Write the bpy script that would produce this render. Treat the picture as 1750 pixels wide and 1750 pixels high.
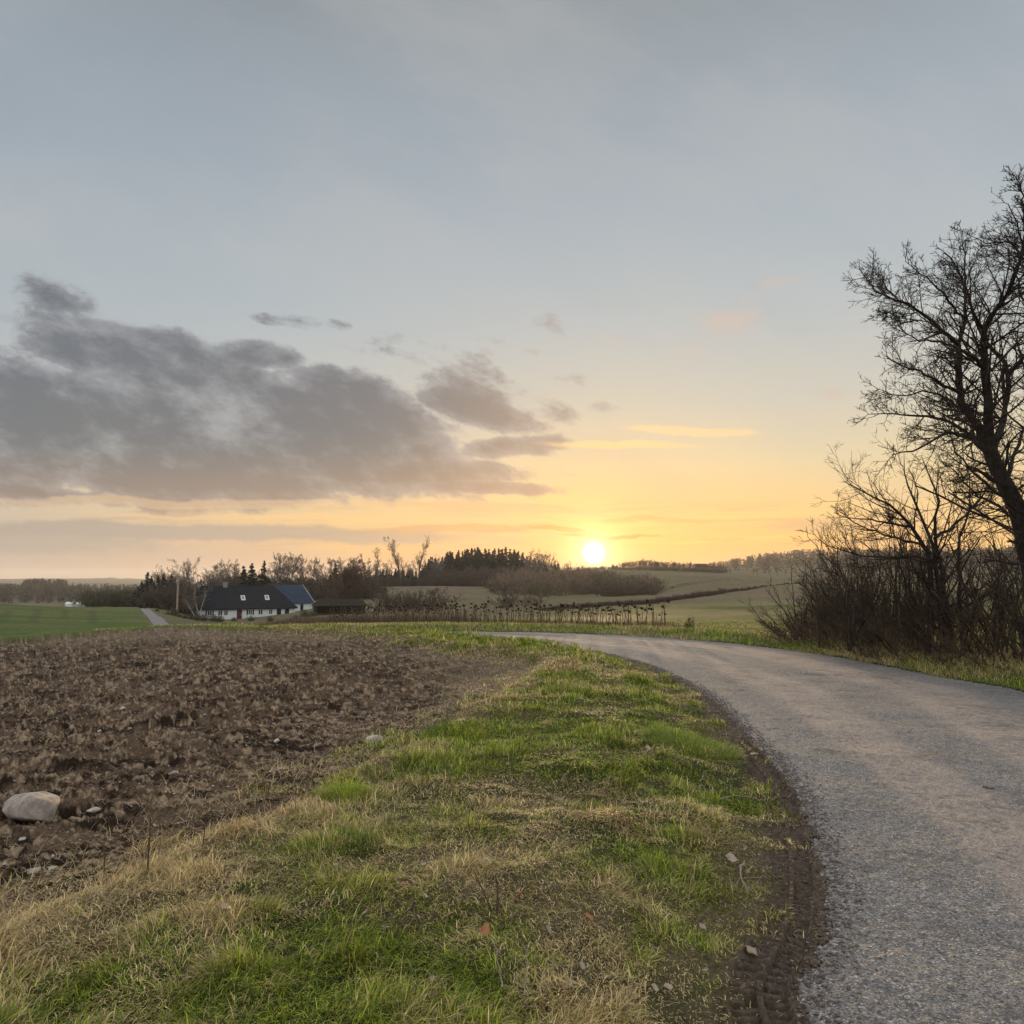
import bpy, math, random
import numpy as np
from math import radians as R
for o in list(bpy.data.objects): bpy.data.objects.remove(o)
S = bpy.context.scene
COL = S.collection
random.seed(4)
import time; T0 = time.time()
# ------------------------------------------------------------------ camera
F = 1300.0                      # focal length for a 1750 px wide picture
EYE = 1.6
PITCH = math.atan(115/F)
cd = bpy.data.cameras.new('camera'); cam = bpy.data.objects.new('camera', cd); COL.objects.link(cam)
cd.sensor_width = 36; cd.lens = 36*F/1750; cd.clip_start = .05; cd.clip_end = 20000
cam.location = (0, 0, EYE); cam.rotation_euler = (math.pi/2+PITCH, 0, 0)
S.camera = cam
S.render.resolution_x = S.render.resolution_y = 1024
S.view_settings.view_transform = 'Standard'; S.view_settings.look = 'None'
S.view_settings.exposure = 0; S.view_settings.gamma = 1
S.render.engine = 'CYCLES'
S.cycles.max_bounces = 6; S.cycles.transparent_max_bounces = 8; S.cycles.volume_bounces = 0

cp, sp = math.cos(PITCH), math.sin(PITCH)
def pdir(px, py):
    a = (px-875)/F; b = -(py-875)/F
    return np.array([a, cp-b*sp, sp+b*cp])
def P(px, py, Y):               # world point seen at a pixel, at forward distance Y
    d = pdir(px, py); d = d*(Y/d[1]); return np.array([d[0], d[1], d[2]+EYE])
def az(px, py=1050): d = pdir(px, py); return math.atan2(d[0], d[1])
SUNAZ = az(1015, 945); SUNEL = math.atan2(pdir(1015, 945)[2], math.hypot(*pdir(1015, 945)[:2]))
# ------------------------------------------------------------------ node expression helper
class X:
    def __init__(s, nt, sock): s.nt, s.s = nt, sock
    def _m(s, op, *a, clamp=False):
        n = s.nt.nodes.new('ShaderNodeMath'); n.operation = op; n.use_clamp = clamp
        for i, v in enumerate((s,)+a):
            if isinstance(v, X): s.nt.links.new(v.s, n.inputs[i])
            else: n.inputs[i].default_value = v
        return X(s.nt, n.outputs[0])
    def __add__(s, o): return s._m('ADD', o)
    def __sub__(s, o): return s._m('SUBTRACT', o)
    def __mul__(s, o): return s._m('MULTIPLY', o)
    def __truediv__(s, o): return s._m('DIVIDE', o)
    __radd__ = __add__; __rmul__ = __mul__
    def rsub(s, o): return (s*-1.0)+o
    def max(s, o): return s._m('MAXIMUM', o)
    def min(s, o): return s._m('MINIMUM', o)
    def pow(s, o): return s._m('POWER', o)
    def sqrt(s): return s._m('SQRT')
    def clamp(s): return s._m('ADD', 0.0, clamp=True)
    def step(s, a, b):          # smooth step from a to b
        n = s.nt.nodes.new('ShaderNodeMapRange'); n.interpolation_type = 'SMOOTHSTEP'
        s.nt.links.new(s.s, n.inputs[0]); n.inputs[1].default_value = a; n.inputs[2].default_value = b
        return X(s.nt, n.outputs[0])
def comb(nt, x, y, z):
    n = nt.nodes.new('ShaderNodeCombineXYZ')
    for i, v in enumerate((x, y, z)):
        if isinstance(v, X): nt.links.new(v.s, n.inputs[i])
        else: n.inputs[i].default_value = v
    return X(nt, n.outputs[0])
def noise(nt, vec, scale, detail=6, rough=.55, dist=0, out=0):
    n = nt.nodes.new('ShaderNodeTexNoise'); n.inputs['Scale'].default_value = scale
    n.inputs['Detail'].default_value = detail; n.inputs['Roughness'].default_value = rough; n.inputs['Distortion'].default_value = dist
    if vec is not None: nt.links.new(vec.s, n.inputs['Vector'])
    return X(nt, n.outputs[out])
def mix(nt, f, a, b, mode='MIX'):
    n = nt.nodes.new('ShaderNodeMix'); n.data_type = 'RGBA'; n.blend_type = mode
    for i, v in ((0, f), (6, a), (7, b)):
        if isinstance(v, X): nt.links.new(v.s, n.inputs[i])
        elif i == 0: n.inputs[0].default_value = v
        else: n.inputs[i].default_value = (*v, 1)
    return X(nt, n.outputs[2])
def ramp(nt, f, stops):
    n = nt.nodes.new('ShaderNodeValToRGB'); e = n.color_ramp.elements
    while len(e) < len(stops): e.new(.5)
    for i, (p, c) in enumerate(stops): e[i].position = p; e[i].color = (*c, 1)
    nt.links.new(f.s, n.inputs[0]); return X(nt, n.outputs[0])
def lin(r, g, b):
    f = lambda c: (c/255/12.92 if c/255 <= .04045 else ((c/255+.055)/1.055)**2.4)
    return (f(r), f(g), f(b))
# ------------------------------------------------------------------ world: evening sky with clouds, fixed in world directions
W = bpy.data.worlds.new('World'); S.world = W; W.use_nodes = True
nt = W.node_tree; nt.nodes.clear()
tc = nt.nodes.new('ShaderNodeTexCoord'); sepn = nt.nodes.new('ShaderNodeSeparateXYZ')
nt.links.new(tc.outputs['Generated'], sepn.inputs[0])
dx, dy, dz = (X(nt, sepn.outputs[i]) for i in range(3))
yy = dy.max(.15)
u = dx/yy; v = dz/yy
def uv(px, py): d = pdir(px, py); return d[0]/d[1], d[2]/d[1]
# elevation gradients
hz = (dx*dx+dy*dy).sqrt().max(.05)
el = (dz/hz).max(-.02)
def vstop(py, c): return (min(1, max(0, (uv(875, py)[1])/1.2)), lin(*c))
def E(py): return uv(875, py)[1]
elr = (el*(1/1.2)).clamp()
def stops(l): return [vstop(y, c) for y, c in l]
warm = ramp(nt, elr, stops([(989, (236, 156, 80)), (940, (246, 186, 100)), (880, (241, 200, 132)), (800, (225, 206, 164)), (700, (203, 199, 184)), (560, (183, 190, 191)), (380, (168, 178, 186)), (200, (156, 166, 175)), (0, (141, 149, 154)), (-400, (150, 158, 166))]))
cool = ramp(nt, elr, stops([(989, (192, 176, 160)), (950, (190, 174, 158)), (915, (196, 180, 160)), (860, (214, 194, 164)), (800, (200, 192, 176)), (700, (176, 183, 186)), (560, (164, 176, 185)), (380, (155, 167, 177)), (200, (147, 158, 168)), (0, (132, 141, 148)), (-400, (145, 155, 164))]))
us, vs = uv(1015, 945)
side = (u+(-us)).step(-1.05, .18)
base = mix(nt, side, cool, warm)
front0 = dy.step(.1, .3)
# large faint veils
wv = noise(nt, comb(nt, u*1.0+v*1.2, v*2.2-u*.35, 0), 1.3, 5, .5)
wv2 = noise(nt, comb(nt, u*1.1-v*.9, v*2.6+u*1.1, 4.4), 1.9, 8, .58)
base = mix(nt, wv.step(.35, .75)*.22, base, (.50, .51, .53))
base = mix(nt, wv2.step(.45, .75)*.26*front0, base, lin(193, 190, 186))
base = mix(nt, wv2.step(.50, .30)*.14*front0, base, lin(140, 152, 164))
# unseen sky overhead and behind, brightened as added fill light for the ground
back = (dy*-1.0+.25).step(0, .9).max((dz).step(.62, .9))
base = mix(nt, back, base, (1.02, 1.0, 1.02))
# glow about the sun
du = (u+(-us)); dv = (v+(-vs))
rr = (du*du+dv*dv*1.0)
rs = rr.sqrt()
front = dy.step(.1, .3)
g1 = ((rs*-10.0)._m('EXPONENT'))*front
g2 = ((rs*-38.0)._m('EXPONENT'))*front
base = mix(nt, g1*.45, base, (.92, .58, .17))
base = mix(nt, g2*.85, base, (1.2, .78, .24))
# cloud field
warp = noise(nt, comb(nt, u*2.2, v*4.5, 3.3), 2.0, 4, .55)
n1 = noise(nt, comb(nt, u*1.0+v*.25, v*1.75+u*.34, 1.7), 6.0, 12, .62, .1)
n2 = noise(nt, comb(nt, u*1.0+v*.2, v*1.6+u*.3, 8.1), 18.0, 9, .64, .1)
blob = None
BL = [  # px, py, half width, half height, tilt (deg, + = falls to the right), strength
 (60, 730, 420, 105, 6, 1.1), (330, 745, 330, 95, 8, 1.1), (560, 745, 290, 85, 14, 1.05), (250, 620, 220, 62, 14, .9),
 (110, 515, 150, 42, 20, .50), (40, 560, 120, 30, 10, .42), (455, 606, 80, 26, 8, .85), (250, 585, 120, 40, 6, .65), (600, 690, 150, 60, 20, .85), (770, 640, 130, 42, 16, .50), (830, 690, 120, 46, 10, .50), (720, 600, 90, 26, 10, .45),
 (820, 705, 120, 32, 18, .72), (860, 765, 130, 24, -4, .72), (640, 800, 260, 36, 2, .95), (250, 800, 420, 34, 1, 1.0), (420, 690, 260, 60, 12, 1.0), (810, 832, 150, 15, 2, .74), (300, 815, 420, 30, 2, .85),
 (520, 552, 90, 13, 6, .5), (945, 556, 40, 18, 20, .52), (960, 640, 80, 22, 14, .52), (700, 600, 150, 28, 8, .5), (1035, 694, 45, 14, 0, .5), (1066, 783, 34, 12, 0, .5),
 (930, 690, 80, 22, 22, .5), (880, 600, 110, 20, 14, .42), (60, 840, 240, 20, 6, .6)]
for (bx, by, a, b, tl, st) in BL:
    if st < .56: st *= .62; a *= 1.35; b *= 1.5
    bu, bv = uv(bx, by); a /= F; b /= F; t = R(-tl); c, s_ = math.cos(t), math.sin(t)
    pu = (u+(-bu)); pv = (v+(-bv))
    q = (pu*(c/a)+pv*(s_/a)); w = (pu*(-s_/b)+pv*(c/b))
    d = ((q*q+w*w)*-1.0)._m('EXPONENT')*st
    blob = d if blob is None else blob.max(d)
cf = ((blob*2.0).min(1.55)+((n1-.5)*2.3)+((n2-.5)*1.1)+((warp-.5)*.4))*front*blob.step(.03, .20)
cm = cf.step(.42, .84)
dens = (((blob*1.5).min(1.0)-.34)+((n1-.5)*2.4)+((n2-.5)*1.7)+((warp-.5)*.8)).step(-.15, .85)
cc = mix(nt, dens, lin(156, 159, 164), lin(98, 104, 113))
lowc = v.step(E(760), E(850)-.002)   # becomes 1 low down
lowc = v.step(E(860), E(740)).rsub(1.0)
cc = mix(nt, lowc*.28, cc, lin(196, 160, 132))
cc = mix(nt, (u+(-uv(620, 0)[0])).step(0, .28)*.30, cc, lin(205, 178, 150))
base = mix(nt, cm*.93, base, cc)
# pink wisps at the right
pb = None
for (bx, by, a, b, tl, st) in [(1250, 545, 80, 38, -18, .62), (1265, 520, 40, 16, -25, .6), (1400, 670, 60, 14, 5, .5), (1040, 580, 40, 12, 10, .5), (1175, 600, 40, 10, 0, .45), (1340, 480, 60, 16, -10, .4)]:
    bu, bv = uv(bx, by); a /= F; b /= F; t = R(-tl); c, s_ = math.cos(t), math.sin(t)
    pu = (u+(-bu)); pv = (v+(-bv)); q = (pu*(c/a)+pv*(s_/a)); w = (pu*(-s_/b)+pv*(c/b))
    d = ((q*q+w*w)*-1.0)._m('EXPONENT')*st; pb = d if pb is None else pb.max(d)
pf = (pb*(((n2-.5)*4.5)+1.0)).step(.12, .75)*front
base = mix(nt, pf*.6, base, lin(206, 186, 172))
# bright streaks near the sun, and the low flat bands of dusk cloud
st1 = noise(nt, comb(nt, u*2.4, v*34.0-u*1.5, 5.5), 1.6, 6, .6, .3)
bandw = v.step(E(960), E(930))*(v.step(E(895), E(835)).rsub(1.0))
wst = st1.step(.50, .68)*bandw*front*((u+(-uv(550, 0)[0])).step(-.6, .5))
base = mix(nt, wst*.55, base, lin(255, 214, 128))
dst = st1.step(.36, .50).rsub(1.0)*bandw*front*.55
base = mix(nt, dst, base, lin(196, 164, 130))
for (bx, by, a, b, tl, col, amt) in [(300, 908, 620, 15, 1.5, (168, 157, 147), .75), (0, 925, 330, 26, 0, (173, 162, 152), .7), (780, 905, 170, 9, 0, (198, 160, 122), .7), (1040, 917, 85, 5, -1, (205, 150, 82), .85), (960, 908, 60, 5, 3, (200, 156, 92), .7),
                                (1180, 738, 120, 9, 3, (244, 214, 158), .75), (1060, 762, 130, 8, 1, (248, 214, 150), .75), (1120, 884, 120, 6, -1, (208, 172, 118), .6), (830, 868, 230, 9, 2, (216, 180, 138), .5),
                                (330, 858, 380, 9, 1, (228, 192, 150), .5), (1240, 918, 50, 4, 0, (216, 170, 104), .5), (560, 886, 400, 6, 1, (240, 200, 142), .55)]:
    bu, bv = uv(bx, by); a /= F; b /= F; t = R(-tl); c, s_ = math.cos(t), math.sin(t)
    pu = (u+(-bu)); pv = (v+(-bv))+((n1-.5)*.03); q = (pu*(c/a)+pv*(s_/a)); w = (pu*(-s_/b)+pv*(c/b))
    d = (((q*q+w*w)*-1.0)._m('EXPONENT')+((n2-.5)*.8)).step(.22, .7)*front
    base = mix(nt, d*amt, base, lin(*col))
# the disc itself, seen through thin haze
g3 = ((rs*-62.0)._m('EXPONENT'))*front
base = mix(nt, g3*.9, base, (3.0, 2.5, 1.3))
disc = rs.step(.003, .019).rsub(1.0)*front
base = mix(nt, disc, base, (3.2, 2.9, 1.9))
sky = nt.nodes.new('ShaderNodeTexSky'); sky.sky_type = 'NISHITA'; sky.sun_disc = False
sky.sun_elevation = SUNEL; sky.sun_rotation = SUNAZ; sky.altitude = 50; sky.dust_density = 2
bg1 = nt.nodes.new('ShaderNodeBackground'); bg1.inputs[1].default_value = 1.0
bg2 = nt.nodes.new('ShaderNodeBackground'); bg2.inputs[1].default_value = .015
nt.links.new(base.s, bg1.inputs[0]); nt.links.new(sky.outputs[0], bg2.inputs[0])
ad = nt.nodes.new('ShaderNodeAddShader'); nt.links.new(bg1.outputs[0], ad.inputs[0]); nt.links.new(bg2.outputs[0], ad.inputs[1])
wo = nt.nodes.new('ShaderNodeOutputWorld'); nt.links.new(ad.outputs[0], wo.inputs[0])
W.cycles.sampling_method = 'MANUAL'; W.cycles.sample_map_resolution = 1024
# sun lamp
sl = bpy.data.lights.new('sun', 'SUN'); so = bpy.data.objects.new('sun', sl); COL.objects.link(so)
sl.energy = 4.5; sl.angle = R(1.0); sl.color = (1, .70, .38)
so.location = (0, 0, 60)
from mathutils import Vector
sdir = Vector((math.sin(SUNAZ)*math.cos(SUNEL), math.cos(SUNAZ)*math.cos(SUNEL), math.sin(SUNEL)))
so.rotation_euler = sdir.to_track_quat('Z', 'Y').to_euler()

# ================================================================== helpers
def tag(o, label=None, cat=None, group=None, kind=None):
    if label: o['label'] = label
    if cat: o['category'] = cat
    if group: o['group'] = group
    if kind: o['kind'] = kind
    return o
def empty(name, loc, label, cat, group=None, rz=0):
    o = bpy.data.objects.new(name, None); COL.objects.link(o); o.location = [float(c) for c in loc]; o.rotation_euler[2] = rz
    o.empty_display_size = .2
    return tag(o, label, cat, group)
def mesh_np(name, V, faces_idx, sizes, mat, parent=None, cols=None, smooth=False, attrs=None):
    me = bpy.data.meshes.new(name)
    V = np.asarray(V, np.float32); faces_idx = np.asarray(faces_idx, np.int32).ravel(); sizes = np.asarray(sizes, np.int32)
    me.vertices.add(len(V)); me.vertices.foreach_set('co', V.ravel())
    me.loops.add(len(faces_idx)); me.loops.foreach_set('vertex_index', faces_idx)
    me.polygons.add(len(sizes)); me.polygons.foreach_set('loop_start', np.concatenate([[0], np.cumsum(sizes)[:-1]]).astype(np.int32))
    if smooth: me.polygons.foreach_set('use_smooth', np.ones(len(sizes), bool))
    if cols is not None:
        a = me.color_attributes.new('col', 'FLOAT_COLOR', 'POINT')
        c = np.ones((len(V), 4), np.float32); c[:, :3] = cols; a.data.foreach_set('color', c.ravel())
    for k, val in (attrs or {}).items():
        a = me.attributes.new(k, 'FLOAT', 'POINT'); a.data.foreach_set('value', np.asarray(val, np.float32))
    me.update(calc_edges=True)
    if mat: me.materials.append(mat)
    o = bpy.data.objects.new(name, me); COL.objects.link(o)
    if parent: o.parent = parent
    return o
def pymesh(name, verts, faces, mat, parent=None, smooth=False):
    me = bpy.data.meshes.new(name); me.from_pydata([tuple(map(float, p)) for p in verts], [], faces); me.update()
    if smooth: me.polygons.foreach_set('use_smooth', [True]*len(me.polygons))
    me.materials.append(mat); o = bpy.data.objects.new(name, me); COL.objects.link(o)
    if parent: o.parent = parent
    return o
def copy_thing(src, loc, rz=0, sc=(1, 1, 1), label=None, group=None):
    o = src.copy(); COL.objects.link(o); o.location = [float(c) for c in loc]; o.rotation_euler = (0, 0, rz); o.scale = sc
    if label: o['label'] = label
    if group: o['group'] = group
    for ch in src.children:
        c = ch.copy(); COL.objects.link(c); c.parent = o
    return o
# value noise -----------------------------------------------------
def _h(ix, iy, seed):
    n = (ix.astype(np.int64)*374761393+iy.astype(np.int64)*668265263+seed*974634777) & 0xffffffff
    n = ((n ^ (n >> 13))*1274126177) & 0xffffffff
    n = ((n ^ (n >> 16))*2246822519) & 0xffffffff
    return ((n ^ (n >> 15)) & 0xffffff)/float(0xffffff)
def vn(x, y, seed=0):
    ix = np.floor(x); iy = np.floor(y); fx = x-ix; fy = y-iy
    fx = fx*fx*fx*(fx*(fx*6-15)+10); fy = fy*fy*fy*(fy*(fy*6-15)+10)
    a = _h(ix, iy, seed); b = _h(ix+1, iy, seed); c = _h(ix, iy+1, seed); d = _h(ix+1, iy+1, seed)
    return (a*(1-fx)+b*fx)*(1-fy)+(c*(1-fx)+d*fx)*fy
def fbm(x, y, oct=4, seed=0, rough=.5):
    s = 0; a = 1; t = 0
    for i in range(oct):
        c, s_ = math.cos(i*1.3+.4), math.sin(i*1.3+.4)
        s = s+a*vn((x*c-y*s_)*2**i+i*17.3, (x*s_+y*c)*2**i-i*9.1, seed+i); t += a; a *= rough
    return s/t
def sst(a, b, x): t = np.clip((x-a)/(b-a), 0, 1); return t*t*(3-2*t)
# ------------------------------------------------------------------ terrain profile: height over distance for a fan of directions
def zrow(px, row, D):
    d = pdir(px, row); return EYE+D*d[2]/math.hypot(d[0], d[1])
FAN = {   # picture column of the direction: (distance, row on which that ground is seen)
 -1500: [(26, 1102), (60, 1075), (130, 1045), (300, 1040), (700, 1020), (2500, 996), (3200, 990)],
 -300: [(28, 1094), (45, 1082), (65, 1070), (100, 1052), (135, 1037), (170, 1036), (260, 1040), (700, 1020), (2500, 996), (3200, 990)],
 0: [(29, 1093), (42, 1082), (62, 1068), (100, 1046), (128, 1032), (160, 1032), (260, 1042), (480, 1036), (760, 1012), (1400, 1005), (2500, 996), (3200, 990)],
 125: [(33, 1083), (45, 1078), (65, 1068), (100, 1052), (128, 1040), (160, 1041), (260, 1048), (480, 1036), (760, 1012), (1400, 1003), (2500, 996), (3200, 989)],
 240: [(36, 1077), (50, 1078), (65, 1070), (90, 1053), (118, 1040), (160, 1039), (260, 1046), (480, 1034), (760, 1014), (1400, 1003), (2500, 996), (3200, 989)],
 300: [(36, 1073), (50, 1075), (65, 1072), (90, 1060), (120, 1052), (160, 1044), (220, 1036), (300, 1026), (480, 1020), (760, 1010), (1400, 1003), (2500, 998), (3200, 995)],
 350: [(36, 1073), (60, 1074), (120, 1068), (150, 1062), (175, 1054), (220, 1034), (300, 1020), (450, 1010), (800, 1005), (3200, 998)],
 450: [(35, 1074), (50, 1073), (80, 1071), (125, 1065), (150, 1057), (175, 1048), (220, 1030), (300, 1010), (450, 1006), (800, 1006), (3200, 1000)],
 550: [(34, 1075), (50, 1070), (80, 1059), (125, 1049), (160, 1040), (200, 1026), (240, 1011), (280, 1003), (330, 1003), (600, 1010), (3200, 1000)],
 700: [(34, 1072), (50, 1064), (80, 1056), (125, 1047), (160, 1036), (200, 1022), (240, 1009), (275, 1002), (330, 1003), (600, 1010), (3200, 1000)],
 850: [(34, 1073), (50, 1063), (80, 1053), (125, 1043), (160, 1034), (200, 1020), (240, 1009), (275, 1003), (330, 1001), (600, 1010), (3200, 1000)],
 940: [(34, 1073.5), (50, 1062), (80, 1050), (125, 1040), (160, 1033), (200, 1022), (240, 1010), (300, 996), (360, 985), (450, 978), (600, 985), (3200, 1000)],
 1020: [(33, 1076), (50, 1062), (80, 1048), (110, 1038), (140, 1034), (180, 1022), (200, 1019), (240, 1010), (300, 992), (360, 980), (450, 972), (600, 980), (3200, 1000)],
 1150: [(31, 1080), (50, 1061), (75, 1045), (95, 1037), (120, 1033), (160, 1024), (220, 1012), (240, 1010), (300, 994), (345, 981), (400, 978), (470, 975), (700, 975), (3200, 1000)],
 1240: [(28, 1087), (50, 1061), (75, 1045), (95, 1038), (120, 1028), (160, 1015), (220, 1006), (260, 1000), (330, 985), (400, 981), (500, 978), (820, 968), (1200, 975), (3200, 1000)],
 1350: [(24.5, 1101), (50, 1061), (75, 1044), (95, 1037), (120, 1020), (160, 1003), (220, 998), (270, 996), (330, 989), (400, 986), (500, 982), (820, 958), (1200, 970), (3200, 1000)],
 1500: [(22, 1112), (50, 1061), (75, 1044), (100, 1032), (160, 1003), (220, 998), (330, 990), (500, 982), (820, 956), (1200, 970), (3200, 1000)],
 1800: [(20, 1122), (50, 1061), (75, 1044), (100, 1032), (160, 1003), (220, 998), (330, 990), (500, 982), (820, 956), (1200, 970), (3200, 1000)],
 3200: [(20, 1122), (50, 1061), (100, 1034), (160, 1010), (330, 996), (800, 970), (3200, 1000)]}
DG = np.concatenate([np.linspace(0, 60, 121), np.geomspace(60.8, 4000, 220)])
colaz = []; tab = []
for px, l in FAN.items():
    a = az(px, 1020); colaz.append(a)
    xs = [0, 8, 16]; zs = [0, -.12, -.24]
    for D, r_ in l:
        pe = min(max(px, -300), 1800)
        xs.append(D); zs.append(zrow(pe, r_, D))
    xs.append(4000); zs.append(zs[-1])
    xs = np.array(xs, float); zs = np.array(zs)
    # monotone-ish cubic (pchip)
    h = np.diff(xs); dl = np.diff(zs)/h; m = np.zeros(len(xs)); m[0] = dl[0]; m[-1] = 0
    for i in range(1, len(xs)-1):
        m[i] = 0 if dl[i-1]*dl[i] <= 0 else (h[i]+h[i-1])*3/((2*h[i]+h[i-1])/dl[i-1]+(h[i]+2*h[i-1])/dl[i])
    k = np.clip(np.searchsorted(xs, DG)-1, 0, len(xs)-2); t = (DG-xs[k])/h[k]
    tab.append((2*t**3-3*t**2+1)*zs[k]+(t**3-2*t**2+t)*h[k]*m[k]+(-2*t**3+3*t**2)*zs[k+1]+(t**3-t**2)*h[k]*m[k+1])
colaz = np.array(colaz); tab = np.array(tab)
AZG = np.radians(np.linspace(-180, 180, 1441))
T = np.zeros((len(AZG), len(DG)))
for j in range(len(DG)): T[:, j] = np.interp(AZG, colaz, tab[:, j])
ker = np.exp(-(np.arange(-14, 15)/5.)**2); ker /= ker.sum()
T = np.apply_along_axis(lambda c: np.convolve(np.pad(c, 14, mode='edge'), ker, 'valid'), 0, T)
behind = .5+.5*np.cos(np.clip((np.abs(AZG)-R(100))/R(60), 0, 1)*math.pi)
T = T*behind[:, None]+(1-behind[:, None])*T[0][None, :]
def H0(x, y):
    x = np.asarray(x, float); y = np.asarray(y, float)
    D = np.hypot(x, y); a = np.arctan2(x, y)
    ai = np.clip((np.degrees(a)+180)*4, 0, 1439.999); i = ai.astype(int); fa = ai-i
    di = np.interp(D, DG, np.arange(len(DG))); j = np.clip(di.astype(int), 0, len(DG)-2); fd = di-j
    return (T[i, j]*(1-fd)+T[i, j+1]*fd)*(1-fa)+(T[i+1, j]*(1-fd)+T[i+1, j+1]*fd)*fa
def G(px, py):                    # ground point under a pixel
    d = pdir(px, py); s = np.geomspace(1, 4000, 6000); s = s/math.hypot(d[0], d[1])
    zz = EYE+d[2]*s-H0(d[0]*s, d[1]*s); k = np.argmax(zz < 0)
    if zz[k] >= 0: k = len(s)-1
    return (d[0]*s[k], d[1]*s[k])
def WD(px, D): a = az(px); return (D*math.sin(a), D*math.cos(a))
# ------------------------------------------------------------------ plan of the place
def spl(pts, n=6):                # Catmull-Rom
    p = np.array(pts, float); p = np.vstack([2*p[0]-p[1], p, 2*p[-1]-p[-2]]); out = []
    for i in range(1, len(p)-2):
        for t in np.linspace(0, 1, n, endpoint=False):
            out.append(.5*((2*p[i])+(-p[i-1]+p[i+1])*t+(2*p[i-1]-5*p[i]+4*p[i+1]-p[i+2])*t*t+(-p[i-1]+3*p[i]-3*p[i+1]+p[i+2])*t**3))
    out.append(p[-2]); return np.array(out)
farL = [WD(440, 40), WD(360, 46), WD(305, 54), WD(268, 64), WD(258, 78), WD(249, 96), WD(240, 118), WD(236, 140), WD(230, 180)]
farR = [WD(440, 44), WD(370, 52), WD(325, 60), WD(297, 68), WD(288, 78), WD(275, 96), WD(260, 118), WD(252, 140), WD(246, 180)]
RL = spl([(1.15, -14), (1.2, -4), (1.18, 1.5)]+[G(*q) for q in [(1385, 1750), (1398, 1620), (1408, 1540), (1400, 1470), (1383, 1400), (1360, 1350), (1322, 1300), (1288, 1268), (1255, 1232), (1222, 1200), (1190, 1176), (1150, 1155), (1105, 1135), (1050, 1117), (985, 1103), (900, 1091), (820, 1084), (740, 1079), (640, 1076), (540, 1074)]]+farL)
RR = spl([(5.2, -14), (5.6, -4), (6.0, 3), (6.35, 7)]+[G(*q) for q in [(1760, 1182), (1600, 1152), (1450, 1121), (1330, 1102), (1210, 1089), (1100, 1081), (1000, 1076.5), (900, 1074.2), (800, 1073), (700, 1072.4), (600, 1072.2)]]+[WD(520, 37)]+farR)
FB = spl([(-9, -10), (-6, -2.5), (-4.6, .6)]+[G(*q) for q in [(-260, 1680), (0, 1575), (150, 1525), (270, 1468), (400, 1415), (500, 1375), (560, 1330), (650, 1295), (720, 1262), (780, 1222), (835, 1190), (885, 1165), (905, 1145), (880, 1128), (820, 1118), (760, 1108), (700, 1097), (640, 1088), (570, 1082), (500, 1078), (440, 1075)]])
FIELD = np.vstack([FB, [WD(400, 35), WD(330, 37), WD(300, 38), WD(250, 38), WD(130, 33.5), WD(0, 29), WD(-400, 26), WD(-1500, 25), (-40, -10)]])
ROAD = np.vstack([RL, RR[::-1]])
GREEN = np.array([WD(-3000, 30), WD(-1500, 27), WD(-400, 28), WD(0, 31), WD(130, 36), WD(240, 41), WD(262, 55), WD(256, 70), WD(250, 90), WD(240, 118), WD(234, 150), WD(100, 175), WD(-400, 190), WD(-3000, 190)])
MEADOW = np.array([WD(640, 40), WD(800, 38.5), WD(1000, 36.5), WD(1150, 33.5), WD(1300, 28), WD(1400, 24.5), WD(2600, 14), WD(3000, 100), WD(1350, 100), WD(1250, 98), WD(1100, 98), WD(1000, 94), WD(900, 80), WD(760, 60)])
def inpoly(x, y, poly):
    r = np.zeros(x.shape, bool); n = len(poly)
    for i in range(n):
        x1, y1 = poly[i]; x2, y2 = poly[(i+1) % n]
        if y1 == y2: continue
        c = ((y1 > y) != (y2 > y)) & (x < (x2-x1)*(y-y1)/(y2-y1)+x1); r ^= c
    return r
def pdist(x, y, line, want_s=False):
    best = np.full(x.shape, 1e9); sv = np.zeros(x.shape); acc = 0
    for i in range(len(line)-1):
        ax, ay = line[i]; bx, by = line[i+1]; L = math.hypot(bx-ax, by-ay)
        if L < 1e-6: continue
        t = np.clip(((x-ax)*(bx-ax)+(y-ay)*(by-ay))/L/L, 0, 1)
        d = np.hypot(x-ax-t*(bx-ax), y-ay-t*(by-ay)); m = d < best
        best = np.where(m, d, best)
        if want_s: sv = np.where(m, acc+t*L, sv)
        acc += L
    return (best, sv) if want_s else best
GROUND, VERGE, ROADI, PLOUGH, GREENI, MEAD = 0, 1, 2, 3, 4, 5
_n = np.gradient(RL, axis=0); _n = np.stack([_n[:, 1], -_n[:, 0]], 1)/(np.linalg.norm(_n, axis=1, keepdims=True)+1e-9)
RLo = (RL+_n*.6)[RL[:, 1] < 37]
VERGEP = np.vstack([FB, [WD(430, 39)], RLo[::-1], [(-9, -14)]])
def region(x, y):
    D = np.hypot(x, y)
    wx = x+(fbm(x*2.3, y*2.3, 3, 5)-.5)*.30*np.clip(D/8, .5, 2); wy = y+(fbm(x*2.3, y*2.3, 3, 9)-.5)*.30*np.clip(D/8, .5, 2)
    rx = x+(fbm(x*7, y*7, 4, 15, .75)-.5)*.15; ry = y+(fbm(x*7, y*7, 4, 19, .75)-.5)*.15
    r = np.zeros(x.shape, int)
    near = D < 250
    n2 = D < 60
    def sub(mask, a, b, poly, val):
        k = np.flatnonzero(mask & (b > poly[:, 1].min()) & (b < poly[:, 1].max())); r[k[inpoly(a[k], b[k], poly)]] = val
    sub(near & (x < 0), x, y, GREEN, GREENI); sub(near, wx, wy, MEADOW, MEAD); sub(n2, wx, wy, VERGEP, VERGE)
    sub(n2, wx, wy, FIELD, PLOUGH); sub(near, rx, ry, ROAD, ROADI)
    return r
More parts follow.
